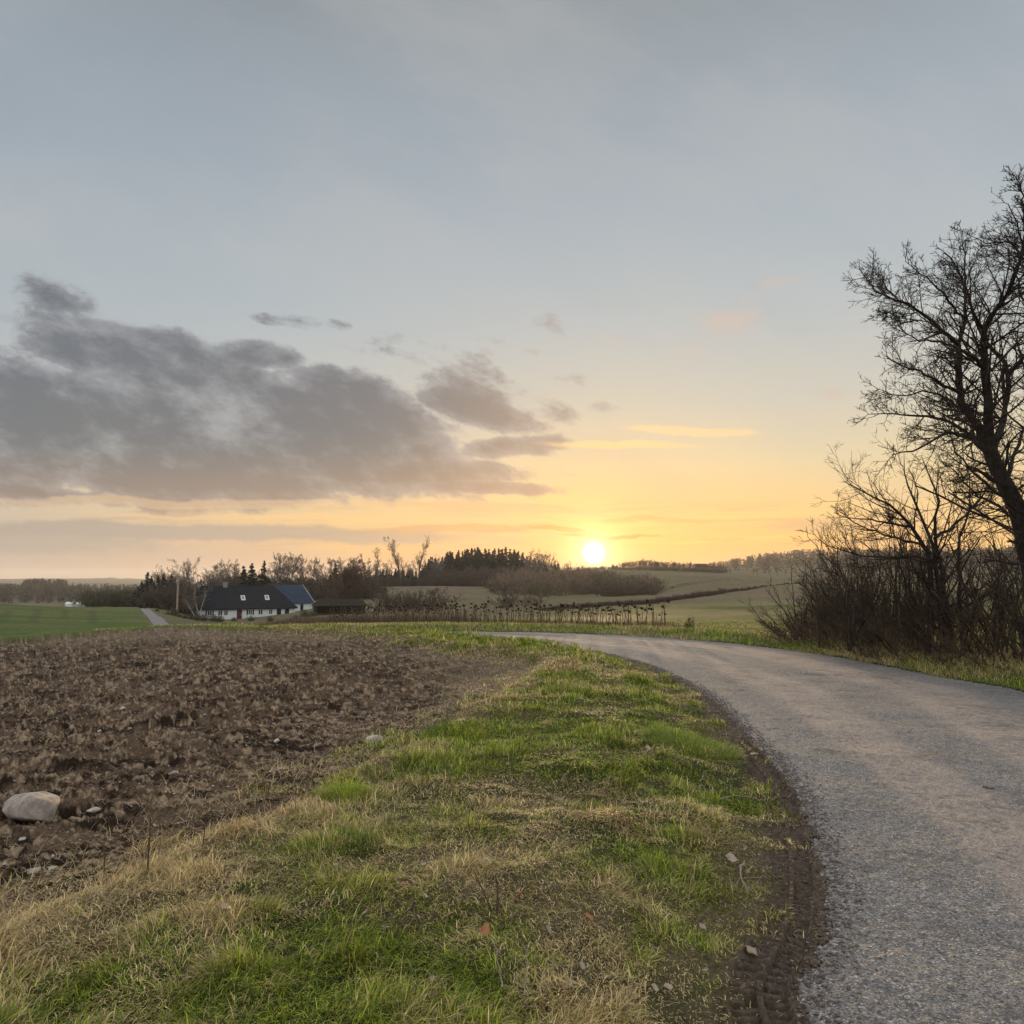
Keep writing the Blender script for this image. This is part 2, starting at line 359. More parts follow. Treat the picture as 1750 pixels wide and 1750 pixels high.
# relief on top of the broad terrain
def relief(x, y, reg, full=True):
    D = np.hypot(x, y); z = np.zeros(x.shape); dl = None
    m = D < 70
    xm, ym, rm = x[m], y[m], reg[m]
    dl, sl_ = pdist(xm, ym, RL, True); dr = pdist(xm, ym, RR); df = pdist(xm, ym, FB)
    zz = np.zeros(xm.shape)
    road = rm == ROADI; pl = rm == PLOUGH
    offr = np.minimum(dl, dr)
    # crown of the road, rough grass edges
    hr = -.02+.03*np.clip(np.minimum(dl, dr)/1.2, 0, 1)+(fbm(xm*1.2, ym*1.2, 3, 3)-.5)*.035+(fbm(xm*30, ym*30, 3, 4)-.5)*.012
    hv = -.02+(.12+.08*sst(12, 19, D[m]))*sst(.25, 1.3, offr)*sst(0, .35, df)+(fbm(xm*1.1, ym*1.1, 3, 21)-.5)*.14+(fbm(xm*5, ym*5, 3, 22)-.5)*.07*sst(.1, .8, offr)
    # ploughed soil: ragged ridges running across, clods between
    ca, sa = math.cos(R(9)), math.sin(R(9))
    cu = xm*ca+ym*sa; cv = -xm*sa+ym*ca
    wob = fbm(cu*.7, cv*.7, 3, 31)
    rid = 1-np.abs(2*vn(cu*1.5+wob*2.5, cv*4.6+wob*3, 32)-1)
    rid2 = 1-np.abs(2*vn(cu*5+wob*4, cv*12, 33)-1)
    cl = np.abs(fbm(cu*9, cv*14, 4, 34, .6)-.5)*2
    fine = fbm(xm*38, ym*42, 3, 35)
    pat = sst(.35, .65, fbm(xm*.35, ym*.35, 3, 36))
    smooth_zone = sst(3.0, .0, df)*.75
    smooth_zone = np.maximum(smooth_zone, .62*sst(-1.5, .8, xm+.1*ym-1.2+1.5*(fbm(xm*.5, ym*.5, 2, 37)-.5)))
    amp = 1-smooth_zone
    lump = np.maximum(fbm(cu*3.1, cv*4.2, 3, 39, .6)-.52, 0)
    crumb = np.abs(fbm(cu*16, cv*22, 3, 45, .6)-.5)*2
    big_ = 1-np.abs(2*vn(cu*.55+wob*1.6, cv*2.3+wob*2.2, 46)-1); mid_ = 1-np.abs(2*vn(cu*2.3+wob*3, cv*9+wob*4, 47)-1)
    hp = -.10-.10*sst(0, 1.2, df)+amp*(.07*big_**2*(.4+.8*pat)+.085*mid_**1.5*(.45+.55*big_)+.05*(1-cl)*(.4+pat*.8)+.16*lump)+.04*(1-cl)*(.4+.6*amp)+.06*(1-crumb)+.026*fine+(fbm(xm*.8, ym*.8, 2, 38)-.5)*.10
    zz = np.where(road, hr, np.where(pl, hp, hv))
    # tyre print in the mud along the near edge
    mud = (~road) & (~pl) & (dl < .31) & (ym > 2) & (ym < 14)
    trk = mud & (dl > .04) & (dl < .28) & (ym < 8.5) & (ym > 2.9)
    prof = -.045*sst(.03, .07, dl)*sst(.31, .26, dl)
    lug = np.where(np.abs(dl-.16) < .012, .036, 0)+.034*sst(-.3, .3, np.sin(2*math.pi*(sl_/.060+np.abs(dl-.16)*4)))
    zt = prof+lug*sst(.16, .34, fbm(xm*3, ym*3, 3, 41))+.014*fbm(xm*26, ym*26, 3, 42)
    zz = np.where(trk, -.02+zt+(fbm(xm*5, ym*5, 2, 43)-.5)*.02, np.where(mud, -.045+.06*fbm(xm*14, ym*14, 4, 44, .65), zz))
    zz = zz-.13*sst(12, 32, D[m])
    fade = 1-sst(45, 70, D[m])
    z[m] = zz*fade
    far = (D > 40)
    z[far] += ((fbm(x[far]*.09, y[far]*.09, 4, 51)-.5)*1.0*sst(40, 140, D[far])+(fbm(x[far]*.02, y[far]*.02, 3, 52)-.5)*6*sst(500, 2500, D[far]))*np.where(reg[far] == ROADI, .2, 1)
    if full:
        A = lambda a: (lambda q: (q.__setitem__(m, a), q)[1])(np.full(x.shape, 99.))
        return z, A(dl), A(dr), A(df), (sl_ if False else A(sl_)), m
    return z
def HH(x, y):                     # height read off the finished ground sheet
    x = np.atleast_1d(np.asarray(x, float)); y = np.atleast_1d(np.asarray(y, float))
    D = np.hypot(x, y); a = np.arctan2(x, y)
    i = np.clip(np.searchsorted(AZ, a)-1, 0, nA-2); fa = np.clip((a-AZ[i])/(AZ[i+1]-AZ[i]), 0, 1)
    j = np.clip(np.searchsorted(DR, D)-1, 0, nD-2); fd = np.clip((D-DR[j])/(DR[j+1]-DR[j]), 0, 1)
    g = lambda jj_, ii_: gz[jj_*nA+ii_]
    return (g(j, i)*(1-fa)+g(j, i+1)*fa)*(1-fd)+(g(j+1, i)*(1-fa)+g(j+1, i+1)*fa)*fd
def hz_(x, y): return float(HH(x, y)[0])
# ------------------------------------------------------------------ materials
def newmat(name):
    m = bpy.data.materials.new(name); m.use_nodes = True; n = m.node_tree; n.nodes.clear()
    b = n.nodes.new('ShaderNodeBsdfPrincipled'); o = n.nodes.new('ShaderNodeOutputMaterial'); n.links.new(b.outputs[0], o.inputs[0])
    b.inputs['Roughness'].default_value = .85; b.inputs['Specular IOR Level'].default_value = .2
    return m, n, b, o
def attr(n, name='col', fac=False):
    a = n.nodes.new('ShaderNodeAttribute'); a.attribute_name = name; return X(n, a.outputs['Fac' if fac else 'Color'])
def pos(n): g = n.nodes.new('ShaderNodeNewGeometry'); return X(n, g.outputs['Position'])
def objc(n): g = n.nodes.new('ShaderNodeTexCoord'); return X(n, g.outputs['Object'])
def bump(n, b, h, strength, dist):
    k = n.nodes.new('ShaderNodeBump'); k.inputs['Strength'].default_value = strength; k.inputs['Distance'].default_value = dist
    n.links.new(h.s, k.inputs['Height']); n.links.new(k.outputs[0], b.inputs['Normal'])
def simple(name, c1, c2=None, scale=6, rough=.85, bmp=0, spec=.2, oc=True, metal=0):
    m, n, b, o = newmat(name); c2 = c2 or tuple(k*.7 for k in c1)
    f = noise(n, objc(n) if oc else pos(n), scale, 6, .6)
    c = mix(n, f.step(.35, .65), c1, c2); n.links.new(c.s, b.inputs['Base Color']); b.inputs['Roughness'].default_value = rough
    b.inputs['Specular IOR Level'].default_value = spec; b.inputs['Metallic'].default_value = metal
    if bmp: bump(n, b, f, .6, bmp)
    return m
def ground_mat(name, sc, k1, k2, bd):
    m, n, b, o = newmat(name); p = pos(n)
    f = noise(n, p, sc, 8, .65); f2 = noise(n, p, sc*.13, 4, .6)
    c = mix(n, f.step(.3, .7), tuple([k1]*3), tuple([k2]*3))
    c = mix(n, 1.0, attr(n), c, 'MULTIPLY'); c = mix(n, f2.step(.35, .65)*.35, c, mix(n, 1.0, c, (.75, .8, .7), 'MULTIPLY'))
    n.links.new(c.s, b.inputs['Base Color']); bump(n, b, f, .8, bd); b.inputs['Specular IOR Level'].default_value = .08; return m
M = {}
M['soil'] = ground_mat('soil', 45, .62, 1.35, .012)
M['turf'] = ground_mat('turf', 30, .6, 1.3, .02)
M['meadow'] = ground_mat('meadow', 3.5, .72, 1.25, .10)
M['far'] = ground_mat('farground', 1.2, .78, 1.2, .2)
# road: rolled stone chippings, browner where wheels run
m, n, b, o = newmat('road_surface'); p = pos(n)
vor = n.nodes.new('ShaderNodeTexVoronoi'); vor.inputs['Scale'].default_value = 120; n.links.new(p.s, vor.inputs['Vector'])
vor2 = n.nodes.new('ShaderNodeTexVoronoi'); vor2.inputs['Scale'].default_value = 40; n.links.new(p.s, vor2.inputs['Vector'])
sx = n.nodes.new('ShaderNodeSeparateColor'); n.links.new(vor.outputs['Color'], sx.inputs[0]); chip = X(n, sx.outputs[0])
sx2 = n.nodes.new('ShaderNodeSeparateColor'); n.links.new(vor2.outputs['Color'], sx2.inputs[0]); chip2 = X(n, sx2.outputs[0])
cs = ramp(n, chip, [(0, (.11, .103, .096)), (.3, (.20, .19, .18)), (.7, (.30, .288, .272)), (.93, (.41, .395, .37)), (1, (.66, .63, .57))])
wt = attr(n, 'tan', True); nz = noise(n, p, 1.6, 5, .6); nf = noise(n, p, 14, 6, .7)
tf = ((wt*1.3+((nz-.5)*.9)+((nf-.5)*.5)).step(.25, .85))*.8
c = mix(n, chip2.step(.75, .95)*.35, cs, (.13, .13, .14))
c = mix(n, tf, c, mix(n, chip.step(0, 1), (.30, .255, .22), (.50, .43, .375)))
c = mix(n, (nf+((nz-.5)*.9)).step(.47, .70)*.55, c, (.115, .112, .11))
np_ = noise(n, p, 6.5, 5, .7); c = mix(n, np_.step(.46, .66)*.22, c, mix(n, 1.0, c, (1.35, 1.28, 1.2), 'MULTIPLY')); c = mix(n, np_.step(.50, .36)*.3, c, mix(n, 1.0, c, (.6, .6, .62), 'MULTIPLY'))
n.links.new(c.s, b.inputs['Base Color']); vd = X(n, vor.outputs['Distance'])
bump(n, b, (vd*-1.0)+(nf*.6), .9, .012); b.inputs['Roughness'].default_value = .92; b.inputs['Specular IOR Level'].default_value = .12
M['road'] = m
# blades
m, n, b, o = newmat('blades'); c = attr(n); n.links.new(c.s, b.inputs['Base Color']); b.inputs['Roughness'].default_value = .6
tr = n.nodes.new('ShaderNodeBsdfTranslucent'); n.links.new(c.s, tr.inputs[0]); ms = n.nodes.new('ShaderNodeMixShader'); ms.inputs[0].default_value = .25
n.links.new(b.outputs[0], ms.inputs[1]); n.links.new(tr.outputs[0], ms.inputs[2]); n.links.new(ms.outputs[0], o.inputs[0]); M['blade'] = m
M['bark'] = simple('bark', (.016, .012, .010), (.042, .033, .027), 9, .9, .01)
M['barkbrown'] = simple('twig_brown', (.085, .058, .042), (.14, .105, .075), 3, .9)
M['barkgrey'] = simple('twig_grey', (.13, .11, .095), (.2, .175, .15), 2, .9)
M['birch'] = simple('birch_bark', (.42, .40, .38), (.16, .14, .13), 2.5, .8)
M['needle'] = simple('needles', (.010, .018, .014), (.026, .038, .024), 1.2, .9)
M['scrub'] = simple('scrub_twigs', (.15, .11, .078), (.24, .19, .13), .8, .9)
M['scrubdark'] = simple('scrub_dark', (.07, .055, .042), (.13, .105, .075), .8, .9)
M['hedge'] = simple('hedge_leaf', (.035, .024, .02), (.07, .045, .035), 1.5, .9)
M['olive'] = simple('olive_scrub', (.08, .085, .045), (.13, .12, .07), .8, .9)
M['thick'] = simple('thicket_bark', (.028, .020, .015), (.075, .054, .040), 3, .9)
M['sunf'] = simple('dead_stalk', (.06, .04, .028), (.14, .10, .065), 5, .9)
M['head'] = simple('seed_head', (.015, .010, .008), (.035, .025, .018), 9, .9)
M['stalk'] = simple('dry_stem', (.06, .040, .028), (.13, .09, .06), 9, .9)
M['stone'] = simple('stone', (.40, .355, .30), (.23, .20, .17), 14, .85, .02)
M['stonepale'] = simple('stone_pale', (.50, .45, .38), (.33, .29, .24), 14, .8, .006)
M['white'] = simple('whitewash', (.62, .70, .72), (.72, .76, .76), .6, .8)
M['roof'] = simple('dark_roof', (.010, .013, .018), (.024, .027, .032), 3, .9, .03, .1)
M['blueroof'] = simple('slate_blue_roof', (.018, .035, .06), (.03, .05, .08), 1.2, .8, .02, .15)
M['trim'] = simple('trim_white', (.7, .72, .72), (.6, .62, .62), 2, .6)
M['glass'] = simple('window_glass', (.02, .025, .03), (.03, .035, .04), 2, .15, 0, .6)
M['skylight'] = simple('skylight_glass', (.20, .25, .29), (.15, .19, .22), 2, .2, 0, .5)
M['reddoor'] = simple('red_door', (.10, .02, .015), (.07, .015, .012), 2, .6)
M['brick'] = simple('chimney_stone', (.30, .27, .25), (.2, .18, .17), 5, .9)
M['black'] = simple('tarred_wood', (.010, .009, .008), (.022, .018, .014), 4, .9)
M['moss'] = simple('mossy_roof', (.016, .014, .011), (.028, .026, .016), 2, .95, .02)
M['pole'] = simple('pole_wood', (.34, .27, .22), (.26, .2, .165), 3, .9)
M['leaf'] = simple('dead_leaf', (.36, .30, .23), (.24, .18, .12), 25, .7)
M['rustleaf'] = simple('rust_leaf', (.36, .17, .08), (.28, .13, .06), 25, .7)
M['stick'] = simple('stick', (.30, .25, .2), (.2, .16, .13), 15, .9)

# ------------------------------------------------------------------ ground sheets (one grid cut into fields, road, verge)
inner = np.linspace(R(-37.5), R(37.5), 1400)
outer = np.concatenate([np.linspace(R(38.2), R(60), 60), np.linspace(R(62), R(180), 50)])
AZ = np.concatenate([-outer[::-1], inner, outer[:-1]])
dn = 1/np.linspace(1/2.1, 1/46., 920); DR = np.concatenate([np.linspace(.15, 2.0, 26), dn, np.geomspace(46.5, 3600, 330)])
aa, dd = np.meshgrid(AZ, DR); gx = (dd*np.sin(aa)).ravel(); gy = (dd*np.cos(aa)).ravel()
reg = region(gx, gy); rz_, dL, dRr, dF, sL, mnear = relief(gx, gy, reg)
gz = H0(gx, gy)+rz_
nA, nD = len(AZ), len(DR)
ii = np.arange(nA); jj = np.arange(nD-1)
I, J = np.meshgrid(ii, jj); I2 = (I+1) % nA
quads = np.stack([J*nA+I, J*nA+I2, (J+1)*nA+I2, (J+1)*nA+I], -1).reshape(-1, 4)[:, ::-1]
# colours of the materials; the soil also has shade and highlights painted in
Dg = np.hypot(gx, gy)
col = np.zeros((len(gx), 3))
fA = fbm(gx*.8, gy*.8, 4, 61); fB = fbm(gx*4, gy*4, 3, 62); fC = fbm(gx*.05, gy*.05, 4, 63)
def mixc(a, b, t): return np.asarray(a)*(1-t[:, None])+np.asarray(b)*t[:, None]
turf = mixc((.040, .045, .016), (.10, .082, .042), sst(.35, .65, fA)); turf = mixc(turf, (.11, .085, .06), sst(.5, .7, fB)*.5)
mudf = sst(.36, .18, dL+(fB-.5)*.35)*(gy < 40)
turf = mixc(turf, (.105, .082, .064), mudf)
dryb = sst(.9, .1, dF+(fA-.5)*1.2); turf = mixc(turf, (.20, .155, .09), dryb*.7)
gu = gx*math.cos(R(9))+gy*math.sin(R(9)); gv = -gx*math.sin(R(9))+gy*math.cos(R(9))
def fb2(a, b, o, sd, r=.6): # octaves that keep their stretch
    t_ = 0; w_ = 1; q = 0
    for i in range(o): t_ = t_+w_*vn(a*2**i+i*7.3, b*2**i+i*3.1, sd+i); q += w_; w_ *= r
    return t_/q
soil = mixc((.022, .014, .009), (.120, .083, .056), sst(.36, .60, fb2(gu*2.4, gv*9.5, 5, 64, .72))); soil = mixc(soil, (.34, .255, .17), sst(.57, .70, fb2(gu*8, gv*27, 3, 74, .7))*.85)  # dark noise painted as shade in the gaps, pale noise as ridge highlights
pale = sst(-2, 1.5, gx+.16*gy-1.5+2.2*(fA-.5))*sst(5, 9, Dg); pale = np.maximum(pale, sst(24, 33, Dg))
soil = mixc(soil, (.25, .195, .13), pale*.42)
green = mixc((.075, .115, .028), (.125, .135, .05), sst(.35, .65, fbm(gx*.12, gy*.3, 4, 65)))
for pp in ([(0, 1065), (15, 1044)], [(55, 1064), (65, 1043)], [(110, 1060), (112, 1045)], [(160, 1066), (158, 1044)]):
    w_ = [G(*q) for q in pp]; green = mixc(green, (.06, .06, .03), sst(.6, .2, pdist(gx, gy, np.array(w_)))*.35)
mead = mixc((.085, .105, .028), (.140, .125, .052), sst(.38, .62, fbm(gx*.25, gy*.5, 4, 66))); mead = mixc(mead, (.09, .085, .045), sst(.58, .72, fbm(gx*1.1, gy*1.1, 4, 67))*.7)
grd = mixc((.165, .13, .085), (.135, .12, .062), sst(.42, .62, fC)); grd = mixc(grd, (.14, .165, .06), sst(.55, .7, fbm(gx*.03+3, gy*.05, 3, 68))*.35)
near_g = sst(60, 42, Dg); grd = mixc(grd, (.10, .13, .04), near_g)
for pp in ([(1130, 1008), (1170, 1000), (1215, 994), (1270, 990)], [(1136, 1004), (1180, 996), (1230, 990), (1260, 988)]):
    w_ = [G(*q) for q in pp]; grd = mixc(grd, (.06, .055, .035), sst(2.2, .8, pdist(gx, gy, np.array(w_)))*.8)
rowp = fb2(gx*.03+gy*.015, gy*.45-gx*.2, 3, 88); grd = mixc(grd, (.10, .085, .05), sst(.55, .72, rowp)*.45*sst(100, 140, Dg))
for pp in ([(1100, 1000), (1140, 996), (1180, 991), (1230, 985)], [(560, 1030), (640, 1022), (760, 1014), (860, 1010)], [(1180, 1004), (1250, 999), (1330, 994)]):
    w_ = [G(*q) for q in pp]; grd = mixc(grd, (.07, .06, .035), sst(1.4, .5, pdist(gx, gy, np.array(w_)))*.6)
grd = mixc(grd, (.045, .05, .035), sst(500, 650, Dg)*(np.degrees(np.arctan2(gx, gy)) < -12))
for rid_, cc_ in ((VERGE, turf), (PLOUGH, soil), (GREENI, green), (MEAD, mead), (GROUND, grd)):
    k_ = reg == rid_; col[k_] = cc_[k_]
tq = dL/(dL+dRr+1e-6)
tanv = np.exp(-((tq-.30)/.10)**2)+np.exp(-((tq-.70)/.12)**2)*1.05
qreg = reg[quads[:, 0]]
V = np.stack([gx, gy, gz], 1)
for rid_, name, mt in ((GROUND, 'ground', 'far'), (VERGE, 'grass_verge', 'turf'), (ROADI, 'road', 'road'), (PLOUGH, 'ploughed_field', 'soil'), (GREENI, 'green_field', 'meadow'), (MEAD, 'meadow', 'meadow')):
    q = quads[qreg == rid_]; uq, inv = np.unique(q, return_inverse=True)
    o = mesh_np(name, V[uq], inv.reshape(-1), np.full(len(q), 4), M[mt], cols=col[uq], smooth=True, attrs={'tan': tanv[uq]})
    o['kind'] = 'structure'
# far hazy hills on the left skyline
def ridge(name, D, pts, mat, dep):
    a = [az(p[0], p[1]) for p in pts]; zt = [zrow(p[0], p[1], D) for p in pts]
    A = np.linspace(a[0], a[-1], 220); Z = np.interp(A, a, zt)+(fbm(A*90, A*0, 4, 71)-.5)*D*.004
    rows = []
    for k, (f, dD) in enumerate(((0, -dep), (.45, -dep*.6), (.85, -dep*.25), (1, 0), (.6, dep*.8), (0, dep*1.6))):
        rows.append(np.stack([(D+dD)*np.sin(A), (D+dD)*np.cos(A), -40+(Z+40)*f], 1))
    Vv = np.vstack(rows); n_ = len(A); q = []
    for r_ in range(5):
        i = np.arange(n_-1); q.append(np.stack([r_*n_+i, r_*n_+i+1, (r_+1)*n_+i+1, (r_+1)*n_+i], 1))
    q = np.vstack(q); o = mesh_np(name, Vv, q.ravel(), np.full(len(q), 4), mat, smooth=True); o['kind'] = 'structure'; return o
M['hillm'] = simple('hill_cover', (.07, .075, .06), (.12, .11, .08), .01, .95)
ridge('hills', 3300, [(-1200, 992), (-300, 990), (0, 992), (40, 990), (120, 990), (150, 991), (180, 988), (200, 988), (230, 993), (300, 996), (420, 990), (1000, 996)], M['hillm'], 350)
ridge('hills', 1700, [(-1200, 1000), (-300, 998), (0, 1001), (60, 997), (150, 996), (230, 1000), (300, 999), (500, 1003)], M['hillm'], 160)
# ================================================================== grass
def blades(name, x, y, z, L, w, th, lean, cols, label, seg=3, mat='blade', curl=1.0):
    n_ = len(x); rngb = np.random.default_rng(len(name)+n_)
    dx_, dy_ = np.cos(th), np.sin(th); sxv, syv = -dy_, dx_
    fr = np.linspace(0, 1, seg+1); vs_ = []
    cx = np.zeros(n_); cz = np.zeros(n_); pts = [(cx.copy(), cz.copy())]
    for k in range(seg):
        ang = lean*(.35+curl*(k+.5)/seg*1.3); cx = cx+np.sin(ang)*L/seg; cz = cz+np.cos(ang)*L/seg; pts.append((cx.copy(), cz.copy()))
    for k in range(seg):
        ww = w*(1-fr[k]**1.5*.75)/2
        for s_ in (-1, 1):
            vs_.append(np.stack([x+pts[k][0]*dx_+s_*ww*sxv, y+pts[k][0]*dy_+s_*ww*syv, z+pts[k][1]], 1))
    vs_.append(np.stack([x+pts[seg][0]*dx_, y+pts[seg][0]*dy_, z+pts[seg][1]], 1))
    k_ = 2*seg+1; Vv = np.stack(vs_, 1).reshape(-1, 3)
    b0 = (np.arange(n_)*k_)[:, None]; pat = []; sizes = []
    for s_ in range(seg-1): pat += [2*s_, 2*s_+1, 2*s_+3, 2*s_+2]; sizes.append(4)
    pat += [2*seg-2, 2*seg-1, 2*seg]; sizes.append(3)
    fi = (b0+np.array(pat)[None]).ravel()
    o = mesh_np(name, Vv, fi, np.tile(sizes, n_), M[mat], cols=np.repeat(cols, k_, 0)); tag(o, label, None, None, 'stuff'); return o
rng = np.random.default_rng(7)
def ringpts(rings, amax=.70, amin=None):
    xs = []; ys = []
    amin = -amax if amin is None else amin
    for a, b, dens in rings:
        n_ = int((amax-amin)/2*(b*b-a*a)*dens); t = rng.uniform(amin, amax, n_); d = np.sqrt(rng.uniform(a*a, b*b, n_))
        xs.append(d*np.sin(t)); ys.append(d*np.cos(t))
    return np.concatenate(xs), np.concatenate(ys)
def grasscols(t, x, y, n_):
    g1_ = np.array((.070, .145, .015)); g2_ = np.array((.44, .49, .06)); s1 = np.array((.74, .60, .30)); s2 = np.array((.36, .26, .12))
    r_ = rng.random(n_)[:, None]; gcol = g1_*(1-r_)+g2_*r_; r_ = rng.random(n_)[:, None]; scol = s1*(1-r_)+s2*r_
    k = (rng.random(n_) < t)[:, None]; c = np.where(k, scol, gcol)*rng.uniform(.35, 1.55, (n_, 1))*np.where(rng.random((n_, 1)) < .12, .35, 1); return c
x, y = ringpts([(1.7, 3.6, 19000), (3.6, 5.5, 12500), (5.5, 9, 6200), (9, 15, 2600), (15, 25, 1000), (25, 40, 380)], .68)
r_ = region(x, y); keep = (r_ == VERGE) | ((r_ == PLOUGH) & (rng.random(len(x)) < .45*sst(1.0, .0, pdist(x, y, FB))*sst(.42, .6, fbm(x*2.5, y*2.5, 2, 87)))); x, y = x[keep], y[keep]
dl_ = pdist(x, y, RL); df_ = pdist(x, y, FB); D_ = np.hypot(x, y)
f1 = fbm(x*1.1, y*1.1, 3, 81); f2 = fbm(x*3.2, y*3.2, 3, 82); f3 = fbm(x*.5, y*.5, 3, 83)
wear = sst(.62, .72, fbm(x*1.7+7, y*1.7, 3, 84))
kp = (rng.random(len(x)) < np.clip(sst(.10, .36, dl_+(f2-.5)*.5), .06, 1)*(1-.45*wear))
x, y, dl_, df_, D_, f1, f2, f3 = (q[kp] for q in (x, y, dl_, df_, D_, f1, f2, f3))
dry = np.clip(.46+2.0*(f1-.5)+1.4*(f3-.5)+1.1*(fbm(x*6, y*6, 2, 86)-.5)+.55*sst(1.3, .1, df_)+.12*sst(.9, .2, dl_)-.28*sst(5.5, 10, D_), .04, .97)
tuft = sst(.45, .8, f2)
L = (.040+.065*tuft+.018*rng.random(len(x)))*(1+.5*sst(1.0, .2, df_)*(D_ < 9))*np.clip(D_/9, 1, 1.8)*rng.uniform(.6, 1.3, len(x))*np.where(dl_ < .6, .55, 1)
th = fbm(x*1.6, y*1.6, 2, 85)*12+rng.normal(0, 1.1, len(x)); lean = np.clip(rng.normal(1.08, .42, len(x))+dry*.5-.45*(tuft-.5), .15, 2.2)
wd = (.0026+.0018*rng.random(len(x)))*np.clip(D_/4.5, 1, 6)
blades('grass', x, y, HH(x, y)-.006, L, wd, th, lean, grasscols(dry, x, y, len(x)), 'short tufted grass, green mixed with straw, on the verge between field and road')
# long dry straws lying across the verge and field edge
x, y = ringpts([(1.7, 4.5, 1100), (4.5, 8, 480), (8, 16, 170), (16, 38, 40)], .68); r_ = region(x, y); df_ = pdist(x, y, FB)
k_ = ((r_ == VERGE) & (pdist(x, y, RL) > .45) & (rng.random(len(x)) < (.12+.88*sst(1.5, .2, df_))*sst(.35, .6, fbm(x*2, y*2, 2, 99)))) | ((r_ == PLOUGH) & (df_ < 1.6) & (rng.random(len(x)) < 1.2*sst(1.6, .1, df_)*sst(.35, .55, fbm(x*1.7, y*1.7, 2, 98))))
x, y, df_ = x[k_], y[k_], df_[k_]; D_ = np.hypot(x, y); n_ = len(x)
cs_ = np.array((.55, .45, .25))*rng.uniform(.55, 1.2, (n_, 1))
blades('dry_straw', x, y, HH(x, y)+.003, rng.uniform(.05, .19, n_), .0024*np.clip(D_/5, 1, 5), rng.uniform(0, 6.28, n_), rng.uniform(1.7, 2.8, n_), cs_, 'long bleached straw lying over the grass along the field edge', curl=.35)
# stubble and straw bits over the ploughed soil
x, y = ringpts([(2.5, 6, 800), (6, 12, 600), (12, 22, 330), (22, 38, 150)], .68); r_ = region(x, y)
f_ = sst(-2.5, 1.5, x+.16*y-1.5+2*(fbm(x*.8, y*.8, 3, 61)-.5)); k_ = (r_ == PLOUGH) & (rng.random(len(x)) < .25+.75*f_); x, y = x[k_], y[k_]
n_ = len(x); D_ = np.hypot(x, y)
cs_ = np.array((.40, .31, .20))*rng.uniform(.4, 1.3, (n_, 1))
blades('stubble', x, y, HH(x, y)+.0, rng.uniform(.04, .12, n_), .004*np.clip(D_/6, 1, 3.5), rng.uniform(0, 6.28, n_), rng.uniform(2.1, 3.0, n_), cs_, 'pale straw stubble scattered over the ploughed soil', curl=.4)
# sparse green sprouts on soil near edge, plus verge across the road and roadside meadow edge
x, y = ringpts([(13, 24, 900), (24, 46, 420)], .72, -.50); r_ = region(x, y); dr_ = pdist(x, y, RR)
k_ = ((r_ == GROUND) | (r_ == MEAD)) & (rng.random(len(x)) < np.where(dr_ < 4, 1, .35)); x, y, dr_ = x[k_], y[k_], dr_[k_]
n_ = len(x); f1 = fbm(x*.7, y*.7, 3, 91); D_ = np.hypot(x, y)
hedgey = (x > 6)
cs_ = grasscols(np.clip(.45+1.6*(f1-.5)+hedgey*.05, .05, .95), x, y, n_)
blades('roadside_grass', x, y, HH(x, y)-.01, rng.uniform(.06, .16, n_)*np.where(dr_ < 2.5, 1.2, .6)*(.6+.9*fbm(x*1.5, y*1.5, 2, 92)), .010*np.clip(D_/20, 1, 2), rng.uniform(0, 6.28, n_), rng.uniform(.3, 1.3, n_), cs_, 'rough grass along the far side of the road and under the hedge')
# ================================================================== tubes and bare trees
def tubes(pos_, rad, k=4):
    """pos_ (B,n,3) rad (B,n) -> verts, quads"""
    B, n_, _ = pos_.shape; t = np.gradient(pos_, axis=1); t /= np.linalg.norm(t, axis=2, keepdims=True)+1e-9
    ref = np.where(np.abs(t[..., 2:3]) > .8, np.array([1., 0, 0]), np.array([0, 0, 1.]))
    a = np.cross(t, ref); a /= np.linalg.norm(a, axis=2, keepdims=True)+1e-9; b = np.cross(t, a)
    an = np.arange(k)*2*math.pi/k
    Vv = pos_[:, :, None]+rad[:, :, None, None]*(np.cos(an)[None, None, :, None]*a[:, :, None]+np.sin(an)[None, None, :, None]*b[:, :, None])
    idx = np.arange(B*n_*k).reshape(B, n_, k); q = np.stack([idx[:, :-1], idx[:, 1:], np.roll(idx[:, 1:], -1, 2), np.roll(idx[:, :-1], -1, 2)], -1).reshape(-1, 4)
    return Vv.reshape(-1, 3), q
def tubeobj(name, sets, mat, parent=None):
    Vs = []; Q = []; off = 0
    for (p_, r_, k) in sets:
        v_, q_ = tubes(p_, r_, k); Vs.append(v_); Q.append(q_+off); off += len(v_)
    Q = np.vstack(Q); return mesh_np(name, np.vstack(Vs), Q.ravel(), np.full(len(Q), 4), mat, parent, smooth=True)
def paths(start, d, L, r0, n_, rg, jit, trop, r1=.25):
    B = len(start); d = d/(np.linalg.norm(d, axis=1, keepdims=True)+1e-9); out = [start]; p_ = start.copy()
    for k in range(n_-1):
        d = d+rg.normal(0, jit, (B, 3))+np.array([0, 0, trop]); d /= np.linalg.norm(d, axis=1, keepdims=True)
        p_ = p_+d*(L/(n_-1))[:, None]; out.append(p_)
    return np.stack(out, 1), r0[:, None]*np.linspace(1, r1, n_)[None]
